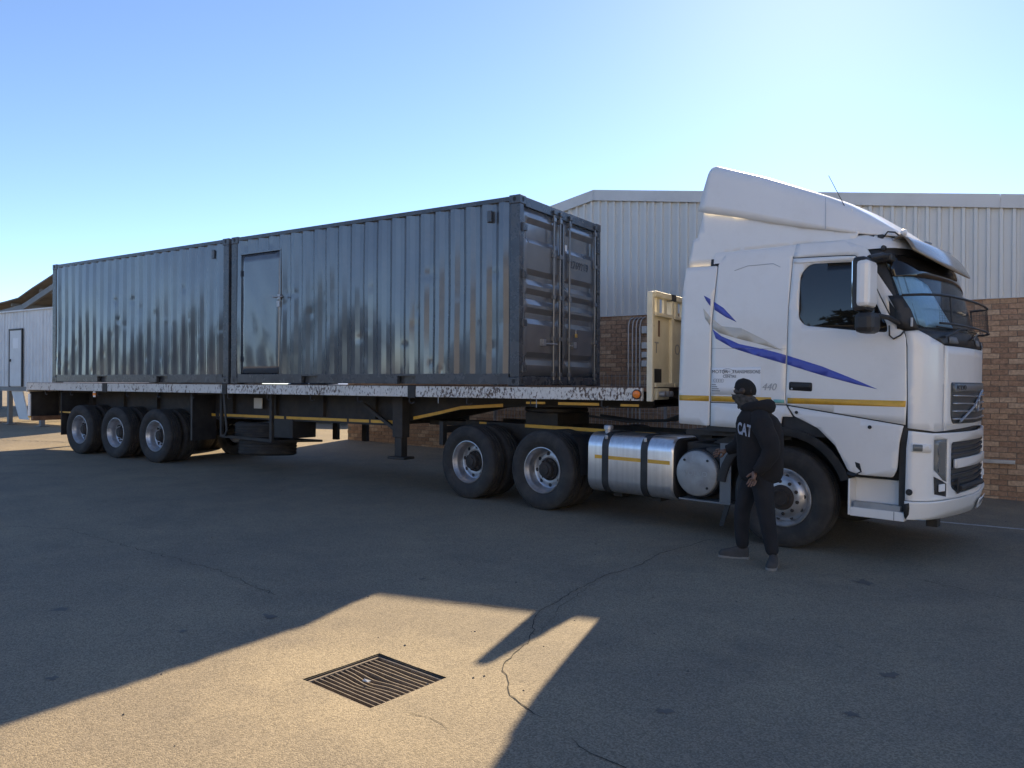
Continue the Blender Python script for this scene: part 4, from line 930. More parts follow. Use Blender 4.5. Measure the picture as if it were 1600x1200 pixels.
def oval(b, cx, cz, rx, rz, w_):
    b.loft([[(cx+(rx+d)*math.cos(t), YS-.001*e, cz+(rz+d)*math.sin(t)) for t in [2*math.pi*q/28 for q in range(28)]] for d, e in ((0, 1), (w_, 1))], True)
tkp('logo_oval', M_PRINT, lambda q: oval(q, -.60, 1.812, .062, .030, .004), slp)
tkp('logo_script', M_PRINT, lambda q: [q.tube([(-.645+.022*i+.01*math.cos(t*1.3), YS-.001, 1.812+.009*math.sin(t)) for t in [j*.9 for j in range(6)]], .0018, 4) for i in range(4)], slp)
tkp('gearbox_drawing', M_GREY, lambda q: [q.tube([(-.745+.028*i+.018*math.cos(t), YS-.001, 1.715+.02*math.sin(t)) for t in [j*.7 for j in range(10)]], .002, 4) for i in range(4)], slp)
for k in range(4): tkp('small_print', M_PRINT, lambda q: q.box(-.783, -.735+.016*k, YS-.001, YS, 1.665-.022*k, 1.672-.022*k), slp)

# windscreen and cowl
s_a, s_b = 1.205, SEND+1.10-1.205
ws = panel('windscreen', [(s_a+.03, 2.235), (SMID, 2.19), (s_b-.03, 2.235), (s_b, 2.55), (s_b+.02, 2.93), (SMID, 2.965), (s_a-.02, 2.93), (s_a, 2.55)], M_WSGLASS, off=-.022, thick=.008, step=.08)
panel('folded_sunshade', [(1.255, 2.285), (1.42, 2.24), (2.05, 2.245), (1.86, 2.46), (1.72, 2.66), (1.45, 2.74), (1.215, 2.78)], mat('blue_foil_sunshade', (.34, .60, .80), .35, metal=.2, var=.06, vscale=30, bump=.3, bscale=70), ws, off=-.029, thick=.004, step=.08)
panel('dark_top_band', [(s_a+.0, 2.72), (SMID, 2.75), (s_b, 2.72), (s_b+.02, 2.925), (SMID, 2.96), (s_a-.02, 2.925)], M_GLASS, ws, off=-.019, thick=.002, step=.08)  # strip of dark glass along the top of the windscreen
panel('cowl', [(1.25, 2.20), (1.46, 2.135), (1.62, 2.088), (SMID, 2.075), (SEND+1.10-1.62, 2.088), (SEND+1.10-1.46, 2.135), (SEND+1.10-1.25, 2.20), (SMID, 2.23)], M_BLACK, off=-.008, thick=.01, step=.08)
for s0 in (1.75, 2.6, 3.05):
    cw = panel('cowl_vent', rounded([(s0, 2.10), (s0+.22, 2.10), (s0+.2, 2.165), (s0+.02, 2.165)], .015), M_SHEDSTEEL, ws, off=.004, thick=.008)
for k, s0 in enumerate((1.6, 2.35)):
    q0, q1, q2 = S(s0, 2.15, .03), S(s0+.45, 2.24, .02), S(s0+.95, 2.20, .02)
    tkp('wiper', M_BLACK, lambda b: b.tube([q0, q1], .012, 6).tube([S(s0-.05, 2.25, .012), q1, S(s0+.85, 2.27, .012)], .008, 5), ws)
# stone guard in front of the windscreen
top = [(1.14, -1.285, 2.53), (1.30, -1.24, 2.53), (1.41, -1.13, 2.53), (1.47, -.95, 2.53), (1.50, -.5, 2.535), (1.51, 0, 2.54), (1.49, .5, 2.545), (1.44, .95, 2.55), (1.36, 1.14, 2.555), (1.22, 1.25, 2.555)]
low = [(x+.02, y, 2.27) for x, y, z in top[2:]]
sg_ = tkp('stone_guard', M_BLACK, lambda b: b.tube(top, .012, 8).tube(low, .011, 8).tube([top[-1], low[-1]], .01, 6).tube([top[3], low[1]], .008, 6), smooth=40)
def along(P, t):
    P = [Vector(p) for p in P]; ln = [(c-a).length for a, c in zip(P[:-1], P[1:])]; d = t*sum(ln)
    for i, l_ in enumerate(ln):
        if d <= l_: return P[i].lerp(P[i+1], d/l_)
        d -= l_
    return P[-1]
def net(b):
    n = 60
    for k in range(n+1): b.bar(along(top[2:], k/n), along(low, k/n), .0016, .0016, (1, 0, .3))
    for j in range(1, 11):
        pts = [along(top[2:], k/20).lerp(along(low, k/20), j/11) for k in range(21)]; b.tube(pts, .0009, 4)
tag(tkp('guard_mesh', M_BLACK, net, sg_), kind='stuff')
panel('guard_end_plate', [(1.125, 2.22), (1.30, 2.21), (1.28, 2.40), (1.24, 2.535), (1.13, 2.535), (1.16, 2.40)], M_BLACK, sg_, off=.02, thick=.01)
tkp('guard_catch', M_STEEL, lambda b: b.box(1.215, 1.235, -1.275, -1.255, 2.235, 2.32), sg_, bevel=.004)
# sun visor
def visor_pt(y, t):
    u = y/1.16; bx = 1.13-.10*u*u; bz = 3.135-.045*u*u; fx = 1.375-.17*abs(u)**2.2; fz = 2.84+.125*abs(u)**2.2
    return Vector((bx+(fx-bx)*t, y, bz+(fz-bz)*t+.075*math.sin(math.pi*t)))
vz = tkp('sun_visor', M_VISOR, lambda b: b.loft([[visor_pt(-1.16+2.32*i/28, k/8) for k in range(9)] for i in range(29)], False), smooth=60)
q = vz.modifiers.new('thickness', 'SOLIDIFY'); q.thickness = .012
for y in (-1.08, -.4, .4, 1.08):
    tkp('visor_bracket', M_STEEL, lambda b: b.tube([visor_pt(y, .02)-Vector((.09, 0, .05)), visor_pt(y, .02)+Vector((0, 0, .02)), visor_pt(y, .25)+Vector((0, 0, .008))], .012, 6), vz)
for y in (-1.06,):
    tkp('clearance_lamp', M_STICKER, lambda b: b.lathe([(.001, -.03), (.028, -.02), (.032, 0), (.028, .025), (.001, .03)], (1.09, y, 3.15), 'x', 10), vz, smooth=60)
tkp('lamp_cable', M_BLACK, lambda b: b.tube([(.93, -1.12, 3.12), (.97, -1.14, 3.16), (1.03, -1.13, 3.15), (1.06, -1.10, 3.12), (1.09, -1.06, 3.14)], .008, 5), vz)
# roof deflector
def defl(b):
    st = [-1.0, -.86, -.6, -.317, -.1, .16, .40, .60, .78, .92, 1.02, 1.08]
    rings = []
    for i, x in enumerate(st):
        bz = lerp([-1.0, -.317, .16, .71, 1.08], [3.605, 3.42, 3.29, 3.165, 3.115], x)
        tz = lerp([-.86, -.36, .06, .52, .80, 1.0, 1.08], [4.115, 3.935, 3.745, 3.535, 3.35, 3.20, 3.145], x)
        wd = lerp([-1.0, .3, .7, .92, 1.08], [1.215, 1.205, 1.18, 1.12, 1.03], x)
        r_ = min(.15, (tz-bz)*.75); half = []
        sh = lambda z: (.0 if i > 1 else (.13*(z-bz)/(tz-bz) if i == 0 else .05*(z-bz)/(tz-bz)-.03))
        for k in range(5):
            z = bz+(tz-r_-bz)*k/4; half.append((x+sh(z), -wd+.05*(k/4)**2*(tz-bz), z))
        y0 = -wd+.05*(tz-bz)
        for k in range(1, 7):
            a = math.pi/2*k/6; z = tz-r_+r_*math.sin(a); half.append((x+sh(z), y0+r_*(1-math.cos(a)), z))
        for k in range(1, 6): half.append((x+sh(tz), (y0+r_)*(1-k/5), tz+.06*math.sin(math.pi/2*k/5)*min(1, (tz-bz)/.4)))
        rings.append(half+[(x_, -y_, z_) for x_, y_, z_ in reversed(half[:-1])])
    b.loft(rings, False)
    n = len(rings[0]); b.f.append([len(b.v)-n+k for k in range(n)])
df = tkp('roof_deflector', M_WHITE, defl, smooth=40); q = df.modifiers.new('thickness', 'SOLIDIFY'); q.thickness = .012
tkp('deflector_light_stop', M_WHITE, lambda b: b.box(.62, .64, -1.14, 1.14, 3.06, 3.42), df)  # unseen plate added to stop sun leaking under the deflector
tkp('deflector_seam', M_GREY, lambda b: b.bar((.405, -1.207, 3.245), (.395, -1.19, 3.56), .004, .004, (1, 0, 0)), df)
tkp('antenna', M_BLACK, lambda b: b.tube([(.69, -1.13, 3.12), (.685, -1.13, 3.17)], .014, 8).tube([(.685, -1.13, 3.17), (.58, -1.12, 3.42), (.39, -1.10, 3.80)], [.006, .0045, .003], 6))
for x in (.80, .88): tkp('roof_clip', M_BLACK, lambda b: b.box(x, x+.05, -1.15, -1.10, 3.10, 3.14))
tkp('side_marker', M_BLACK, lambda b: b.lathe([(.022, -1.19), (.022, -1.224), (.001, -1.226)], (.955, 0, 3.0), 'y', 14))
# mirrors
for sg in (-1, 1):
    mr = tkp('mirror', M_BLACK, lambda b: b.box(.825, .955, min(sg*1.43, sg*1.71), max(sg*1.43, sg*1.71), 2.365, 2.865), bevel=.035)
    tkp('mirror_cover', M_WHITE, lambda b: b.box(.865, .985, min(sg*1.46, sg*1.735), max(sg*1.46, sg*1.735), 2.40, 2.83), mr, bevel=.04)
    tkp('mirror_glass', mat('mirror_silver', (.8, .8, .8), .03, metal=1, var=0), lambda b: b.box(.818, .824, min(sg*1.46, sg*1.68), max(sg*1.46, sg*1.68), 2.40, 2.83), mr)
    tkp('wide_angle_mirror', M_BLACK, lambda b: b.box(.84, 1.01, min(sg*1.42, sg*1.70), max(sg*1.42, sg*1.70), 2.165, 2.36), mr, bevel=.05)
    tkp('mirror_arm', M_BLACK, lambda b: b.tube([(1.03, sg*1.20, 2.89), (1.0, sg*1.40, 2.90), (.93, sg*1.56, 2.86)], .028, 8), mr, smooth=40)
    tkp('mirror_arm', M_BLACK, lambda b: b.tube([(1.12, sg*1.22, 2.26), (1.05, sg*1.36, 2.32), (.95, sg*1.5, 2.34)], .024, 8), mr, smooth=40)
    tkp('arm_cover', M_BLACK, lambda b: b.box(.86, 1.06, min(sg*1.19, sg*1.33), max(sg*1.19, sg*1.33), 2.855, 2.925), mr, bevel=.02)
    tkp('mirror_cable', M_BLACK, lambda b: b.tube([(1.04, sg*1.30, 2.25), (1.035, sg*1.27, 2.16), (1.07, sg*1.262, 2.125), (1.13, sg*1.258, 2.16), (1.16, sg*1.25, 2.20)], .008, 6), mr)

# front hatch with grille
sL, sR = 1.658, SEND+1.10-1.658
panel('front_hatch', [(sL, 1.262), (SMID, 1.285), (sR, 1.262), (sR, 1.70), (sR, 2.072), (SMID, 2.066), (sL, 2.072)], M_WHITE, step=.08)
gL = 1.80; gR = SEND+1.10-1.80
grl = panel('grille', rounded([(gL+.05, 1.325), (SMID, 1.318), (gR-.05, 1.325), (gR, 1.40), (gR, 1.725), (gL, 1.725), (gL, 1.40)], .03), M_DARKGRILLE, off=.008, thick=.012, step=.08)
gb = panel('grille_badge_bar', [(gL+.02, 1.635), (gR-.02, 1.635), (gR-.02, 1.71), (gL+.02, 1.71)], mat('grey_grille_bar', (.14, .145, .145), .35, var=.05), grl, off=.018, thick=.012, step=.08)
for z in (1.365, 1.44, 1.515, 1.59):
    panel('grille_slat', [(gL+.03, z), (SMID, z-.012), (gR-.03, z), (gR-.03, z+.014), (SMID, z+.002), (gL+.03, z+.014)], M_GREY, grl, off=.026, thick=.03, step=.08)
bmt = M_ALU
tkp('emblem_bar', M_STEEL, lambda b: b.tube([S(1.97, 1.345, .030), S(2.4, 1.48, .030), S(2.86, 1.645, .030)], .012, 6), grl)
tkp('emblem_ring', M_STEEL, lambda b: b.tube([(1.532, .055*math.cos(t), 1.49+.055*math.sin(t)) for t in [k*.349 for k in range(19)]], .010, 6).tube([(1.532, .04, 1.53), (1.532, .075, 1.57), (1.532, .08, 1.525)], .008, 6), grl)
lp = S(gL+.10, 1.655, .0195)
lettering('lettering', 'VOLVO', .062, M_BLACK, grl, lp, (R(90), 0, R(83)), sx=1.25)
# bumper
def SB(s, z, off=0.):
    p = S(s, min(z, 2.0), off+.022); k = sst(.62, .42, z)
    p.z = z; p.x -= .05*k*sst(1.1, 1.3, p.x); p.y *= 1-.015*k; return p
MIR = lambda s: SEND+1.10-s
HL = [(1.445, 1.185), (1.690, 1.185), (1.690, .775), (1.60, .80), (1.445, .905)]
FG = [(1.445, .845), (1.690, .760), (1.690, .635), (1.46, .675)]
CG = rounded([(1.775, 1.150), (MIR(1.775), 1.150), (MIR(1.775), .72), (MIR(1.95), .645), (1.95, .645), (1.775, .72)], .05)
bp = panel('bumper', [(1.205, 1.268), (1.19, 1.10), (1.185, .62), (SMID, .60), (MIR(1.185), .62), (MIR(1.19), 1.10), (MIR(1.205), 1.268), (MIR(1.45), 1.245), (SMID, 1.235), (1.45, 1.245)], M_WHITE, holes=[HL, FG, CG, [(MIR(s), z) for s, z in HL], [(MIR(s), z) for s, z in FG]], surf=SB, thick=.03, step=.06)
bl = panel('bumper_lip', [(1.18, .612), (SMID, .592), (MIR(1.18), .612), (MIR(1.20), .44), (SMID, .415), (1.20, .44)], M_WHITE, surf=lambda s, z, o=0: SB(s, z, .018), thick=.03, step=.06)
tkp('bumper_back', M_BLACK, lambda b: b.loft([[S(1.12+(SEND-1.14)*k/30, z, -.06) for k in range(31)] for z in (.45, .7, 1.0, 1.24)], False), bp)
panel('tear', [(1.175, .585), (1.215, .60), (1.225, .55), (1.235, .49), (1.215, .44), (1.195, .47), (1.18, .52)], M_SEAL, bl, surf=lambda s, z, o=0: SB(s, z, .021), thick=.002)
tkp('tow_eye', M_BLACK, lambda b: b.lathe([(.030, -1.262), (.030, -1.270), (.001, -1.271)], (1.225, 0, .70), 'y', 14), bp)
sm = panel('side_repeater', rounded([(1.225, 1.075), (1.40, 1.065), (1.40, 1.145), (1.225, 1.155)], .015), M_WHITE, bp, surf=SB, off=.012, thick=.012)
panel('repeater_lens', rounded([(1.235, 1.085), (1.31, 1.080), (1.31, 1.142), (1.235, 1.147)], .01), M_LENS, bp, surf=SB, off=.016, thick=.006)
for f in (lambda s: s, MIR):
    hl = panel('headlight', [(f(s), z) for s, z in HL], M_LENS, surf=SB, off=-.004, thick=.006)
    for zz in (1.08, .93):
        q0 = SB(f(1.57), zz, -.05); tkp('lamp_bowl', M_STEEL, lambda b: b.lathe([(.07, .04), (.055, .0), (.02, -.02), (.001, -.022)], q0, 'x', 16), hl, smooth=50)
    fg = panel('fog_light', [(f(s), z) for s, z in FG], M_BLACK, surf=SB, off=-.006, thick=.006)
    q0 = SB(f(1.575), .73, -.002); q1 = SB(f(1.575), .73, .012)
    tkp('fog_lens', M_STICKER, lambda b: b.bar(q0, q1, .11, .07), fg, bevel=.012)
cg = panel('lower_grille', [(1.77, 1.155), (MIR(1.77), 1.155), (MIR(1.77), .72), (MIR(1.95), .64), (1.95, .64), (1.77, .72)], M_DARKGRILLE, surf=SB, off=-.028, thick=.01)
for z in (.70, .76, .82, .88, 1.02, 1.07, 1.12):
    panel('grille_slat', [(1.79, z), (MIR(1.79), z), (MIR(1.79), z+.022), (1.79, z+.022)], M_BLACK, cg, surf=SB, off=-.008, thick=.02)
panel('white_bar', rounded([(1.86, .895), (MIR(1.86), .895), (MIR(1.86), .985), (1.86, .985)], .02), M_WHITE, cg, surf=SB, off=.014, thick=.025)
tkp('tow_bar', M_CHASSIS, lambda b: b.tube([SB(1.93, .70, .02), SB(2.75, .70, .02)], .030, 10), cg, smooth=40)
tkp('bar_plate', M_CHASSIS, lambda b: b.bar(SB(1.93, .65, .012), SB(1.93, .80, .012), .06, .012, (1, 0, 0)), cg)
npl = panel('number_plate', [(SMID+.12, .425), (SMID+.60, .425), (SMID+.60, .530), (SMID+.12, .530)], M_STICKER, bl, surf=lambda s, z, o=0: SB(s, z, .05), thick=.006)
for k in range(6):
    s0 = SMID+.155+k*.072
    panel('plate_character', [(s0, .448), (s0+.012, .448), (s0+.012, .51), (s0, .51)], M_PRINT, bl, surf=lambda s, z, o=0: SB(s, z, .0525), thick=.002)
    panel('plate_character', [(s0+.016, .47+.012*(k % 3)), (s0+.040, .47+.012*(k % 3)), (s0+.040, .482+.012*(k % 3)), (s0+.016, .482+.012*(k % 3))], M_PRINT, bl, surf=lambda s, z, o=0: SB(s, z, .0525), thick=.002)
# entry step
for sg in (-1, 1):
    Y = lambda a, c: (min(sg*a, sg*c), max(sg*a, sg*c))
    stp = tkp('entry_step', M_WHITE, lambda b: b.box(.668, 1.178, *Y(1.03, 1.06), .42, .775).box(.668, .69, *Y(1.061, 1.235), .42, .775).box(.691, 1.178, *Y(1.061, 1.238), .415, .50).box(.691, 1.178, *Y(1.061, 1.12), .501, .545), bevel=.006)
    tkp('step_tread', M_STEEL, lambda b: [b.box(.72, 1.14, *Y(1.125+.022*k, 1.138+.022*k), .5005, .553) for k in range(5)]+[b.box(.70, 1.16, *Y(1.10, 1.124), .50, .5485)], stp)
    tkp('step_joint', M_SEAL, lambda b: b.box(1.088, 1.092, *Y(1.2385, 1.240), .418, .50), stp)
    tkp('mudguard', M_BLACK, lambda b: b.loft([[(r_*math.cos(t), y, .52+r_*math.sin(t)) for r_, y in ((.635, sg*.90), (.635, sg*1.225), (.655, sg*1.235), (.72, sg*1.235), (.72, sg*1.20), (.66, sg*.90))] for t in [R(20+k*8) for k in range(20)]], True, True), smooth=35)
    tkp('torn_flap', M_BLACK, lambda b: b.add([(.66, sg*1.23, .96), (.78, sg*1.25, .93), (.80, sg*1.25, .85), (.72, sg*1.25, .80), (.64, sg*1.23, .82), (.70, sg*1.20, .88)], [(0, 1, 2, 5), (5, 2, 3, 4)]))
tkp('step_well', M_BLACK, lambda b: b.box(.66, 1.20, -1.02, 1.02, .5, 1.25))
tkp('fender_screw', M_SEAL, lambda b: b.lathe([(.018, -1.240), (.018, -1.252), (.001, -1.253)], (.865, 0, 1.285), 'y', 10)); tkp('fender_screw', M_SEAL, lambda b: b.lathe([(.016, -1.240), (.016, -1.252), (.001, -1.253)], (.155, 0, 1.40), 'y', 10))
# chassis
for sg in (-1, 1):
    tkp('chassis_rail', M_CHASSIS, lambda b: b.box(-5.35, 1.15, min(sg*.40, sg*.47), max(sg*.40, sg*.47), .74, 1.05), bevel=.006)
tkp('engine_block', M_CHASSIS, lambda b: b.box(-.7, .9, -.38, .38, .42, 1.15), bevel=.03)
tkp('gearbox', M_CHASSIS, lambda b: b.box(-1.6, -.72, -.3, .3, .5, .95), bevel=.05)
tkp('cab_floor', M_CHASSIS, lambda b: b.box(-1.17, .05, -1.10, 1.10, 1.10, 1.155))
tkp('cab_mount', M_CHASSIS, lambda b: b.box(-1.1, -.95, -.9, .9, 1.051, 1.099))
for x in (-2.0, -2.9, -3.9, -5.3): tkp('cross_member', M_CHASSIS, lambda b: b.box(x-.06, x+.06, -.395, .395, .78, 1.0))
tkp('reflective_tape', M_YELLOW, lambda b: b.box(-4.13, -2.67, -.476, -.472, 1.0, 1.048)); tkp('reflective_tape', M_YELLOW, lambda b: b.box(-2.25, -1.95, -.476, -.472, 1.0, 1.04)); tkp('reflective_tape', M_YELLOW, lambda b: b.box(-5.05, -4.9, -.476, -.472, 1.01, 1.04))
fw = tkp('fifth_wheel', M_CHASSIS, lambda b: b.lathe([(.001, 1.30), (.44, 1.30), (.47, 1.28), (.47, 1.24), (.44, 1.22)], (-3.92, 0, 0), 'z', 36).box(-4.2, -3.6, -.38, .38, 1.051, 1.22), smooth=35)
for q in ((-3.15, -.25), (-3.05, -.1), (-3.2, .1)): tkp('air_hose', M_BLACK, lambda b: b.tube([(-1.25, q[1], 1.7), (-1.5, q[1], 1.35), (-2.0, q[1]+.05, 1.18), (-2.5, q[1], 1.15), (q[0], q[1], 1.2)], .016, 6), smooth=40)
# wheels
wheel(tk, 0, -1.235, .512, 'steer', rimmat=M_RIM, spin=.2); wheel(tk, 0, 1.235, .512, 'steer', far=True, rimmat=M_RIM)
tkp('front_axle', M_CHASSIS, lambda b: b.tube([(0, -1.0, .5), (0, 1.0, .5)], .06, 10))
for i, x in enumerate((-3.212, -4.58)):
    wheel(tk, x, -1.235, .512, 'drive', rimmat=M_RIM, spin=.3+i*.25); wheel(tk, x, -.90, .512, 'inner', rimmat=M_RIM)
    wheel(tk, x, 1.235, .512, 'drive', far=True, rimmat=M_RIM); wheel(tk, x, .90, .512, 'inner', far=True, rimmat=M_RIM)
    tkp('drive_axle', M_CHASSIS, lambda b: b.tube([(x, -1.05, .51), (x, -.25, .51), (x, -.2, .51), (x, .2, .51), (x, .25, .51), (x, 1.05, .51)], [.085, .085, .2, .2, .085, .085], 14), smooth=40)
tkp('mud_flap', M_BLACK, lambda b: b.loft([[(x, y, z) for y in (-1.22, -.56)] for x, z in ((-2.76, 1.0), (-2.70, .98), (-2.62, .90), (-2.58, .75), (-2.57, .50))], False))
tkp('rear_bracket', M_CHASSIS, lambda b: b.box(-5.32, -5.26, -1.0, -.48, .88, .98).box(-5.33, -5.25, -1.05, -.97, .70, 1.05))
# fuel tank
def rsec(x, y0, y1, z0, z1, r, n=6):
    pts = []
    for cy, cz, a0 in ((y1-r, z1-r, 0), (y0+r, z1-r, 90), (y0+r, z0+r, 180), (y1-r, z0+r, 270)):
        for k in range(n+1):
            a = R(a0+90*k/n); pts.append((x, cy+r*math.cos(a), cz+r*math.sin(a)))
    return pts
ft = tkp('fuel_tank', M_ALU, lambda b: b.loft([rsec(x, -1.235+i_, -.56-i_, .325+i_, 1.055-i_, .17) for x, i_ in ((-2.455, .012), (-2.445, 0), (-1.285, 0), (-1.262, .015))], True, True), smooth=35)
tkp('tank_end', M_BLACK, lambda b: b.loft([rsec(x, -1.222+i_, -.575-i_, .338+i_, 1.042-i_, .165) for x, i_ in ((-1.2615, 0), (-1.245, .02))], True, True), ft, smooth=35)
for x in (-2.19, -1.64):
    tkp('tank_strap', M_BLACK, lambda b: b.loft([rsec(q, -1.243, -.55, .317, 1.063, .176) for q in (x-.045, x+.045)], True, True), ft, smooth=35)
    tkp('strap_buckle', M_STEEL, lambda b: b.box(x-.02, x+.02, -1.225, -1.20, .98, 1.035), ft, bevel=.01)
for a, c in ((-2.345, -2.238), (-2.142, -1.69), (-1.59, -1.30)): tkp('reflective_tape', M_YELLOW, lambda b: b.box(a, c, -1.2385, -1.2355, .742, .785), ft)
tkp('filler_neck', M_STEEL, lambda b: b.lathe([(.045, 1.03), (.045, 1.09), (.058, 1.092), (.058, 1.135), (.05, 1.145), (.001, 1.147)], (-2.28, -1.04, 0), 'z', 20), ft, smooth=40)
tkp('tank_bracket', M_CHASSIS, lambda b: b.box(-2.25, -2.13, -.95, -.48, .26, .316), ft); tkp('tank_bracket', M_CHASSIS, lambda b: b.box(-1.70, -1.58, -.95, -.48, .26, .316), ft)
# round covered air cleaner ahead of the tank
pod = tkp('air_cleaner', M_BLACK, lambda b: b.lathe([(.28, -.60), (.28, -1.14), (.27, -1.18), (.255, -1.19)], (-.972, 0, .672), 'y', 36, True), smooth=35)
cap = tkp('cover_plate', mat('dull_cast_alloy', (.36, .355, .35), .5, metal=.5, var=.12, vscale=9, dirt=(.2, .18, .16), dscale=5, damt=.4), lambda b: b.lathe([(.255, -1.192), (.252, -1.215), (.235, -1.226), (.10, -1.229), (.001, -1.229)], (-.972, 0, .672), 'y', 40), pod, smooth=50)
for a in (48, 135, -48): tkp('cover_bolt', M_SEAL, lambda b: b.lathe([(.014, -1.225), (.014, -1.236), (.001, -1.237)], (-.972+.205*math.cos(R(a)), 0, .672+.205*math.sin(R(a))), 'y', 8), pod)
lettering('lettering', 'VOLVO', .075, M_STEEL, pod, (-1.13, -1.2315, .648), (R(90), 0, 0), sx=1.2)
tkp('intake_duct', M_CHASSIS, lambda b: b.loft([rsec(x, -1.15, -.75, z0, z1, .06) for x, z0, z1 in ((-.90, .72, .97), (-.74, .78, 1.0), (-.66, .80, 1.0))], True, True), smooth=40)
tkp('battery_box', M_CHASSIS, lambda b: b.box(-1.235, -.60, -.98, -.48, .36, 1.0), bevel=.03)
tkp('bracket_plate', M_SHEDSTEEL, lambda b: b.box(-.70, -.57, -1.20, -1.185, .38, 1.03).box(-1.2, -.57, -1.20, -1.0, .36, .379), bevel=.004)
tkp('splash_guard', M_BLACK, lambda b: b.prism([(-.64, .38), (-.58, .38), (-.66, .12), (-.71, .12)], -1.18, -1.16))
tkp('lever', M_CHASSIS, lambda b: b.prism([(-.86, 1.02), (-.62, 1.13), (-.62, 1.04), (-.70, .99)], -1.05, -1.0))
tkp('rear_wall_duct', M_BLACK, lambda b: b.box(-1.02, -.84, .35, .85, 1.2, 2.95), bevel=.03)
tkp('front_underrun', M_CHASSIS, lambda b: b.box(1.15, 1.36, -.85, .85, .40, .55))
tkp('underrun_bracket', M_CHASSIS, lambda b: b.box(1.22, 1.32, -.62, -.5, .30, .41))

# ------------------------------------------------------------------ person standing beside the steer wheel
gzp = G(3.5, -1.4)
PO = Vector((3.53, -1.40, gzp))
pr = thing('person', 'person in black hoodie and black trousers with face covered, standing by the front wheel', 'person', PO)
def skin(name, verts, edges, radii, mt, parent, root=0, sub=2):
    me = bpy.data.meshes.new(name); me.from_pydata([tuple(Vector(v)-PO) for v in verts], edges, [])
    o = link(name, me, mt, parent)
    o.modifiers.new('skin', 'SKIN')
    for i, r_ in enumerate(radii):
        sv = me.skin_vertices[0].data[i]; sv.radius = r_ if isinstance(r_, tuple) else (r_, r_); sv.use_root = (i == root)
    s_ = o.modifiers.new('subsurf', 'SUBSURF'); s_.levels = sub; s_.render_levels = sub
    o.modifiers['skin'].use_smooth_shade = True
    return o
Z = gzp
J = dict(pel=(3.57, -1.38, Z+.93), wai=(3.575, -1.385, Z+1.08), che=(3.555, -1.39, Z+1.27), nb=(3.515, -1.39, Z+1.44), nk=(3.485, -1.395, Z+1.50),
         hR=(3.515, -1.29, Z+.90), hL=(3.625, -1.47, Z+.90), kR=(3.40, -1.30, Z+.50), kL=(3.665, -1.47, Z+.49), aR=(3.405, -1.31, Z+.09), aL=(3.735, -1.46, Z+.09),
         sR=(3.47, -1.235, Z+1.37), sL=(3.61, -1.545, Z+1.37), eR=(3.33, -1.19, Z+1.10), eL=(3.735, -1.60, Z+1.09), wR=(3.20, -1.20, Z+1.03), wL=(3.615, -1.63, Z+.87))
tR = (3.27, -1.335, Z+.035); tL = (3.755, -1.60, Z+.035)
HC = Vector((3.435, -1.405, Z+1.635))
# body: one continuous skin
names = ['pel', 'wai', 'che', 'nb', 'nk', 'hR', 'hL', 'kR', 'kL', 'aR', 'aL', 'sR', 'sL', 'eR', 'eL', 'wR', 'wL']
vs = [J[n] for n in names]+[(3.462, -1.40, Z+1.56), tuple(HC), (HC.x+.012, HC.y, HC.z+.075), tR, tL, (HC.x-.08, HC.y, HC.z-.06), (HC.x-.098, HC.y, HC.z-.012)]
ix = {n: i for i, n in enumerate(names)}
ed = [(0, 1), (1, 2), (2, 3), (3, 4), (0, 5), (0, 6), (5, 7), (6, 8), (7, 9), (8, 10), (3, 11), (3, 12), (11, 13), (12, 14), (13, 15), (14, 16), (4, 17), (17, 18), (18, 19), (9, 20), (10, 21), (17, 22), (18, 23)]
rad = [(.11, .09), (.105, .09), (.12, .10), (.06, .06), .052, .075, .075, .056, .056, .036, .036, .042, .042, .036, .036, .027, .027, (.068, .07), (.092, .08), (.072, .066), .03, .03, .032, .016]
body = skin('body', vs, ed, rad, M_SKIN, pr)
# hoodie: torso, sleeves and the hood lying on the shoulders in one garment
hb_ = MB(PO); rings = []
for k, (z, cx, rx, ry) in enumerate(((.775, 3.59, .175, .150), (.80, 3.592, .195, .165), (.84, 3.595, .205, .172), (.92, 3.595, .212, .172), (1.02, 3.592, .214, .170), (1.12, 3.588, .216, .172), (1.22, 3.582, .218, .182), (1.30, 3.575, .208, .196), (1.36, 3.565, .182, .196), (1.41, 3.55, .145, .160), (1.45, 3.535, .115, .115), (1.485, 3.515, .100, .098))):
    rings.append([(cx+rx*math.cos(a)*(1+.018*math.sin(3*a+z*17)), -1.39+ry*math.sin(a)*(1+.02*math.sin(5*a-z*23)), Z+z+.012*math.sin(2*a+k)) for a in [2*math.pi*q/28 for q in range(28)]])
hb_.loft(rings, True, True)
def sleeve(P, Rr):
    pts, rad_ = [], []
    for t in range(21):
        u = t/20*(len(P)-1); i_ = min(int(u), len(P)-2); f = u-i_
        p0, p1 = Vector(P[max(0, i_-1)]), Vector(P[i_]); p2 = Vector(P[i_+1]); p3 = Vector(P[min(len(P)-1, i_+2)])
        pts.append(.5*((2*p1)+(p2-p0)*f+(2*p0-5*p1+4*p2-p3)*f*f+(3*p1-p0-3*p2+p3)*f**3)); rad_.append((Rr[i_]*(1-f)+Rr[i_+1]*f)*(1+.035*math.sin(t*1.7)))
    hb_.tube(pts, rad_, 16)
sleeve([(3.60, -1.47, Z+1.375), (3.655, -1.555, Z+1.30), (3.75, -1.61, Z+1.10), (3.70, -1.63, Z+.97), (3.632, -1.632, Z+.885)], [.095, .10, .085, .070, .050])
sleeve([(3.50, -1.30, Z+1.37), (3.455, -1.235, Z+1.30), (3.34, -1.195, Z+1.11), (3.28, -1.195, Z+1.06), (3.215, -1.20, Z+1.032)], [.09, .09, .075, .062, .048])
rings = []
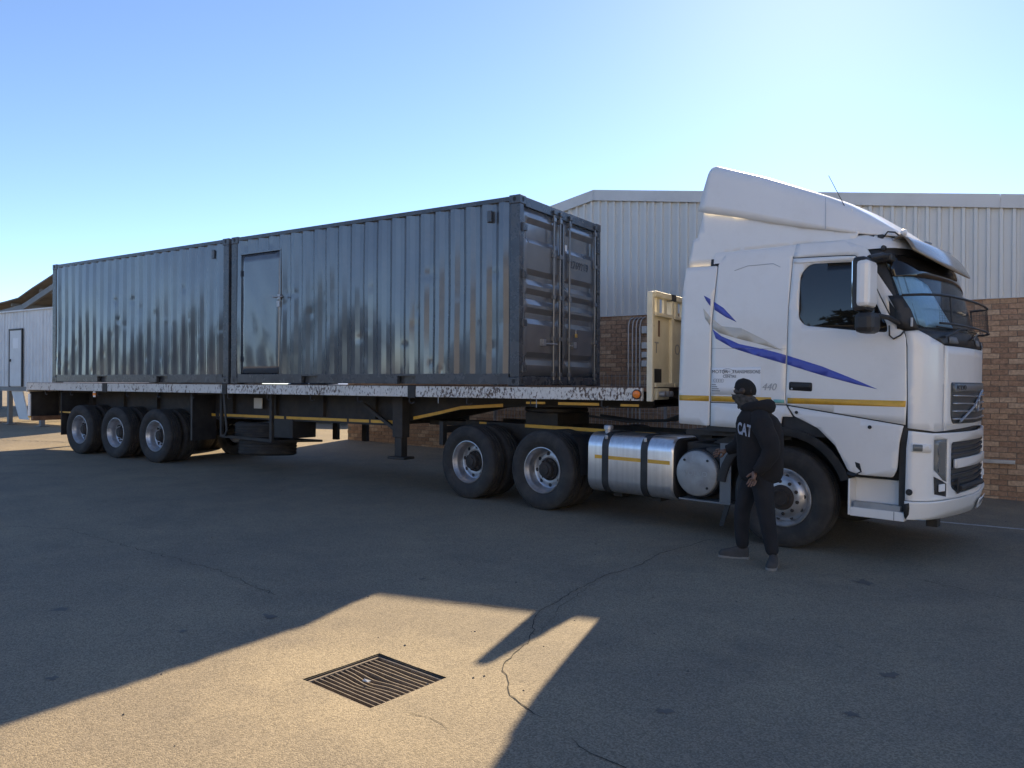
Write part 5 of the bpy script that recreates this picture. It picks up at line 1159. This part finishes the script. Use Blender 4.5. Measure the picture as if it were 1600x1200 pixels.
for k in range(25):
    a = 2*math.pi*k/24; bk = .5+.5*math.cos(a); c = Vector((3.535+.105*math.cos(a)+.03*bk, -1.393+.105*math.sin(a), Z+1.465+.012*bk)); rr = .030+.034*bk
    o_ = Vector((math.cos(a), math.sin(a), 0)); rings.append([c+o_*rr*math.cos(t)+Vector((0, 0, rr*1.15*math.sin(t))) for t in [2*math.pi*q/10 for q in range(10)]])
hb_.loft(rings, True, False)
ho = hb_.build('hoodie', M_HOODIE, pr, smooth=70)
# trousers
skin('trousers', [(3.57, -1.38, Z+.95), (3.572, -1.38, Z+.88), (3.505, -1.285, Z+.80), (3.635, -1.475, Z+.80), (3.40, -1.30, Z+.49), (3.672, -1.47, Z+.48), (3.395, -1.308, Z+.28), (3.705, -1.465, Z+.28), (3.41, -1.312, Z+.085), (3.735, -1.462, Z+.085)],
     [(0, 1), (1, 2), (1, 3), (2, 4), (3, 5), (4, 6), (5, 7), (6, 8), (7, 9)], [(.16, .13), (.16, .135), .112, .112, .086, .086, .074, .074, .062, .062], M_JEANS, pr, 1)
# shoes
def shoe(heel, toe, name):
    h, t = Vector(heel), Vector(toe); d = (t-h).normalized(); s_ = Vector((-d.y, d.x, 0))
    b = MB(PO); rings = []
    for u, w_, hh in ((-.06, .026, .08), (-.045, .038, .11), (0, .044, .115), (.05, .046, .10), (.11, .050, .078), (.16, .050, .066), (.20, .042, .055), (.222, .018, .03)):
        c = h+d*u; rings.append([c+s_*w_*math.cos(a)+Vector((0, 0, .018+max(0, math.sin(a))**.8*hh)) for a in [math.pi*k/8 for k in range(9)]])
    b.loft(rings, False); b.f.append([k for k in range(9)]); b.f.append([len(b.v)-9+k for k in range(9)]); o = b.build(name, M_SHOE, pr, smooth=50)
    b = MB(PO); out = []
    for sg in (1, -1):
        for u, w_ in ((-.066, .024), (-.045, .040), (0, .044), (.06, .044), (.12, .050), (.18, .050), (.215, .036), (.230, .012))[::sg]: out.append(h+d*u+s_*w_*sg)
    n = len(out); b.loft([[p+Vector((0, 0, z)) for p in out] for z in (0, .022)], True, True); b.build('sole', M_SOLE, o)
shoe((3.405, -1.31, Z), (3.20, -1.355, Z), 'shoe'); shoe((3.735, -1.455, Z), (3.765, -1.66, Z), 'shoe')
# snood over lower face and neck, hair cap, ears
def ell(name, c, rx, ry, rz, mt, lo=-1., hi=1., tilt=0., wob=0.):
    b = MB(PO); rings = []
    for i in range(13):
        e = lo+(hi-lo)*i/12; rr = math.sqrt(max(0.0004, 1-e*e))
        rings.append([Vector(c)+Vector((rx*rr*math.cos(a)+tilt*e, ry*rr*math.sin(a), rz*e+wob*math.sin(4*a+i*2.1))) for a in [2*math.pi*q/24 for q in range(24)]])
    b.loft(rings, True, True); return b.build(name, mt, pr, smooth=70)
ell('hair', (HC.x+.020, HC.y, HC.z+.010), .099, .081, .100, M_HAIR, -.62, 1., tilt=-.022)
b = MB(PO); rings = []
for i in range(11):
    t = i/10; c = Vector((3.505-.065*t, -1.395, Z+1.455+.135*t)); rx = .112+.005*math.sin(i*1.9)-.010*t; ry = .102-.016*t
    rings.append([c+Vector((math.cos(a)*rx*(1+.18*sst(.25, .8, t)*max(0, -math.cos(a))), math.sin(a)*ry, (-.035*t*max(0, math.cos(a)))+.004*math.sin(5*a+i))) for a in [2*math.pi*q/24 for q in range(24)]])
b.loft(rings, True, False); sn = b.build('snood', M_SNOOD, pr, smooth=70); q = sn.modifiers.new('thickness', 'SOLIDIFY'); q.thickness = .006
for sg in (-1, 1):
    b = MB(PO); b.lathe([(.001, -.008), (.022, -.006), (.030, 0), (.022, .006), (.001, .008)], (HC.x+.012, HC.y+sg*.082, HC.z-.012), 'y', 12); b.build('ear', M_SKIN, pr, smooth=60)
    b = MB(PO); b.lathe([(.001, -.012), (.010, -.006), (.012, 0), (.010, .006), (.001, .012)], (HC.x-.083, HC.y+sg*.034, HC.z+.004), 'z', 10); b.build('eye', M_STICKER, pr, smooth=60)
# hands: palm and five fingers each
def hand(wr, dirv, side, name):
    wv, d = Vector(wr), Vector(dirv).normalized(); s_ = Vector(side).normalized(); n_ = d.cross(s_).normalized()
    V = [wv, wv+d*.045, wv+d*.085]; E_ = [(0, 1), (1, 2)]; Rr = [(.022, .026), (.040, .020), (.040, .018)]
    for k, (off, ln, curl) in enumerate(((-.033, .065, .45), (-.011, .078, .35), (.011, .073, .30), (.032, .055, .40))):
        base = 2; p = wv+d*.085+s_*off; V.append(p); E_.append((base, len(V)-1)); Rr.append(.0095)
        for j, f in enumerate((.45, .8, 1.)):
            dd = (d*math.cos(curl*(j+.4))+n_*math.sin(curl*(j+.4))).normalized(); p = p+dd*ln*(.45, .35, .2)[j]; V.append(p); E_.append((len(V)-2, len(V)-1)); Rr.append((.009, .0082, .007)[j])
    p0 = wv+d*.03-s_*.03; V.append(p0); E_.append((1, len(V)-1)); Rr.append(.013)
    p1 = p0+(d*.7-s_*.6+n_*.3).normalized()*.035; V.append(p1); E_.append((len(V)-2, len(V)-1)); Rr.append(.0105)
    p2 = p1+(d*.9-s_*.2+n_*.4).normalized()*.028; V.append(p2); E_.append((len(V)-2, len(V)-1)); Rr.append(.0085)
    return skin(name, V, E_, Rr, M_HAND, pr, 0, 2)
hand((3.618, -1.628, Z+.885), (-.28, -.12, -.95), (.9, -.25, -.2), 'hand')
hand((3.215, -1.20, Z+1.032), (-.95, -.05, -.28), (0, .3, .95), 'hand')
# chest lettering wraps onto the hoodie
tx = link('chest_lettering', text_mesh('CAT', .14, .0, bold=.005), mat('white_flock', (.36, .39, .47), .8, var=.05), pr, 0, (3.335-PO.x, -1.645-PO.y, 1.195-PO.z)); tx.rotation_euler = (R(90), R(10), R(-30)); tx.scale = (.60, 1.1, 1)
s_ = tx.modifiers.new('wrap', 'SHRINKWRAP'); s_.target = ho; s_.offset = .006; s_.wrap_method = 'PROJECT'; s_.use_negative_direction = True; s_.use_positive_direction = True; s_.use_project_z = True

# ------------------------------------------------------------------ parked car glimpsed under the trailer
CP = Vector((-13.6, 9.6, G(-13.6, 9.6)))
pc = thing('parked_car', 'silver parked car glimpsed beyond the trailer underside', 'car', CP, (0, 0, R(14)))
prof_ = [(-2.1, .35), (-2.15, .65), (-2.05, .92), (-1.5, 1.0), (-.9, 1.42), (.3, 1.45), (1.05, 1.0), (1.9, .86), (2.12, .62), (2.1, .35)]
b = MB(); rings = []
for y, k in ((-.86, .0), (-.82, .06), (-.6, .1), (.6, .1), (.82, .06), (.86, 0)):
    rings.append([(x*(.985+.15*k), y*(1 if z < 1.02 else .82), z*(1+(.2*k if z > .9 else 0))) for x, z in prof_])
b.loft(rings, True, True); b.build('body', M_CARW, pc, smooth=35)
for sg in (-1, 1):
    for P in ([(-1.32, 1.04), (-.88, 1.36), (-.32, 1.385), (-.32, 1.02)], [(-.26, 1.02), (-.26, 1.385), (.26, 1.39), (.86, 1.02)]):
        b = MB(); b.add([(x, sg*(.865-.145*(z-1.0)/.42+.005), z) for x, z in P], [(0, 1, 2, 3)]); b.build('window', M_GLASS, pc)
    for x in (-1.3, 1.3):
        b = MB(); b.lathe([(.18, .0), (.30, .0), (.32, .03), (.32, .18), (.3, .2)], (x, -.88 if sg < 0 else .68, .32), 'y', 28, True); w_ = b.build('wheel', M_RUBBER, pc, smooth=35)
        b = MB(); b.lathe([(.19, -.004 if sg < 0 else .204), (.02, -.008 if sg < 0 else .208), (.001, -.008 if sg < 0 else .208)], (x, -.88 if sg < 0 else .68, .32), 'y', 20); b.build('rim', M_RIM, w_, smooth=35)
    b = MB(); b.box(1.9, 2.06, min(sg*.5, sg*.78), max(sg*.5, sg*.78), .66, .78); b.build('headlight', M_LENS, pc, bevel=.02)
b = MB(); b.box(-2.2, 2.16, -.80, .80, .22, .40); b.build('bumper_skirt', M_BLACK, pc, bevel=.04)
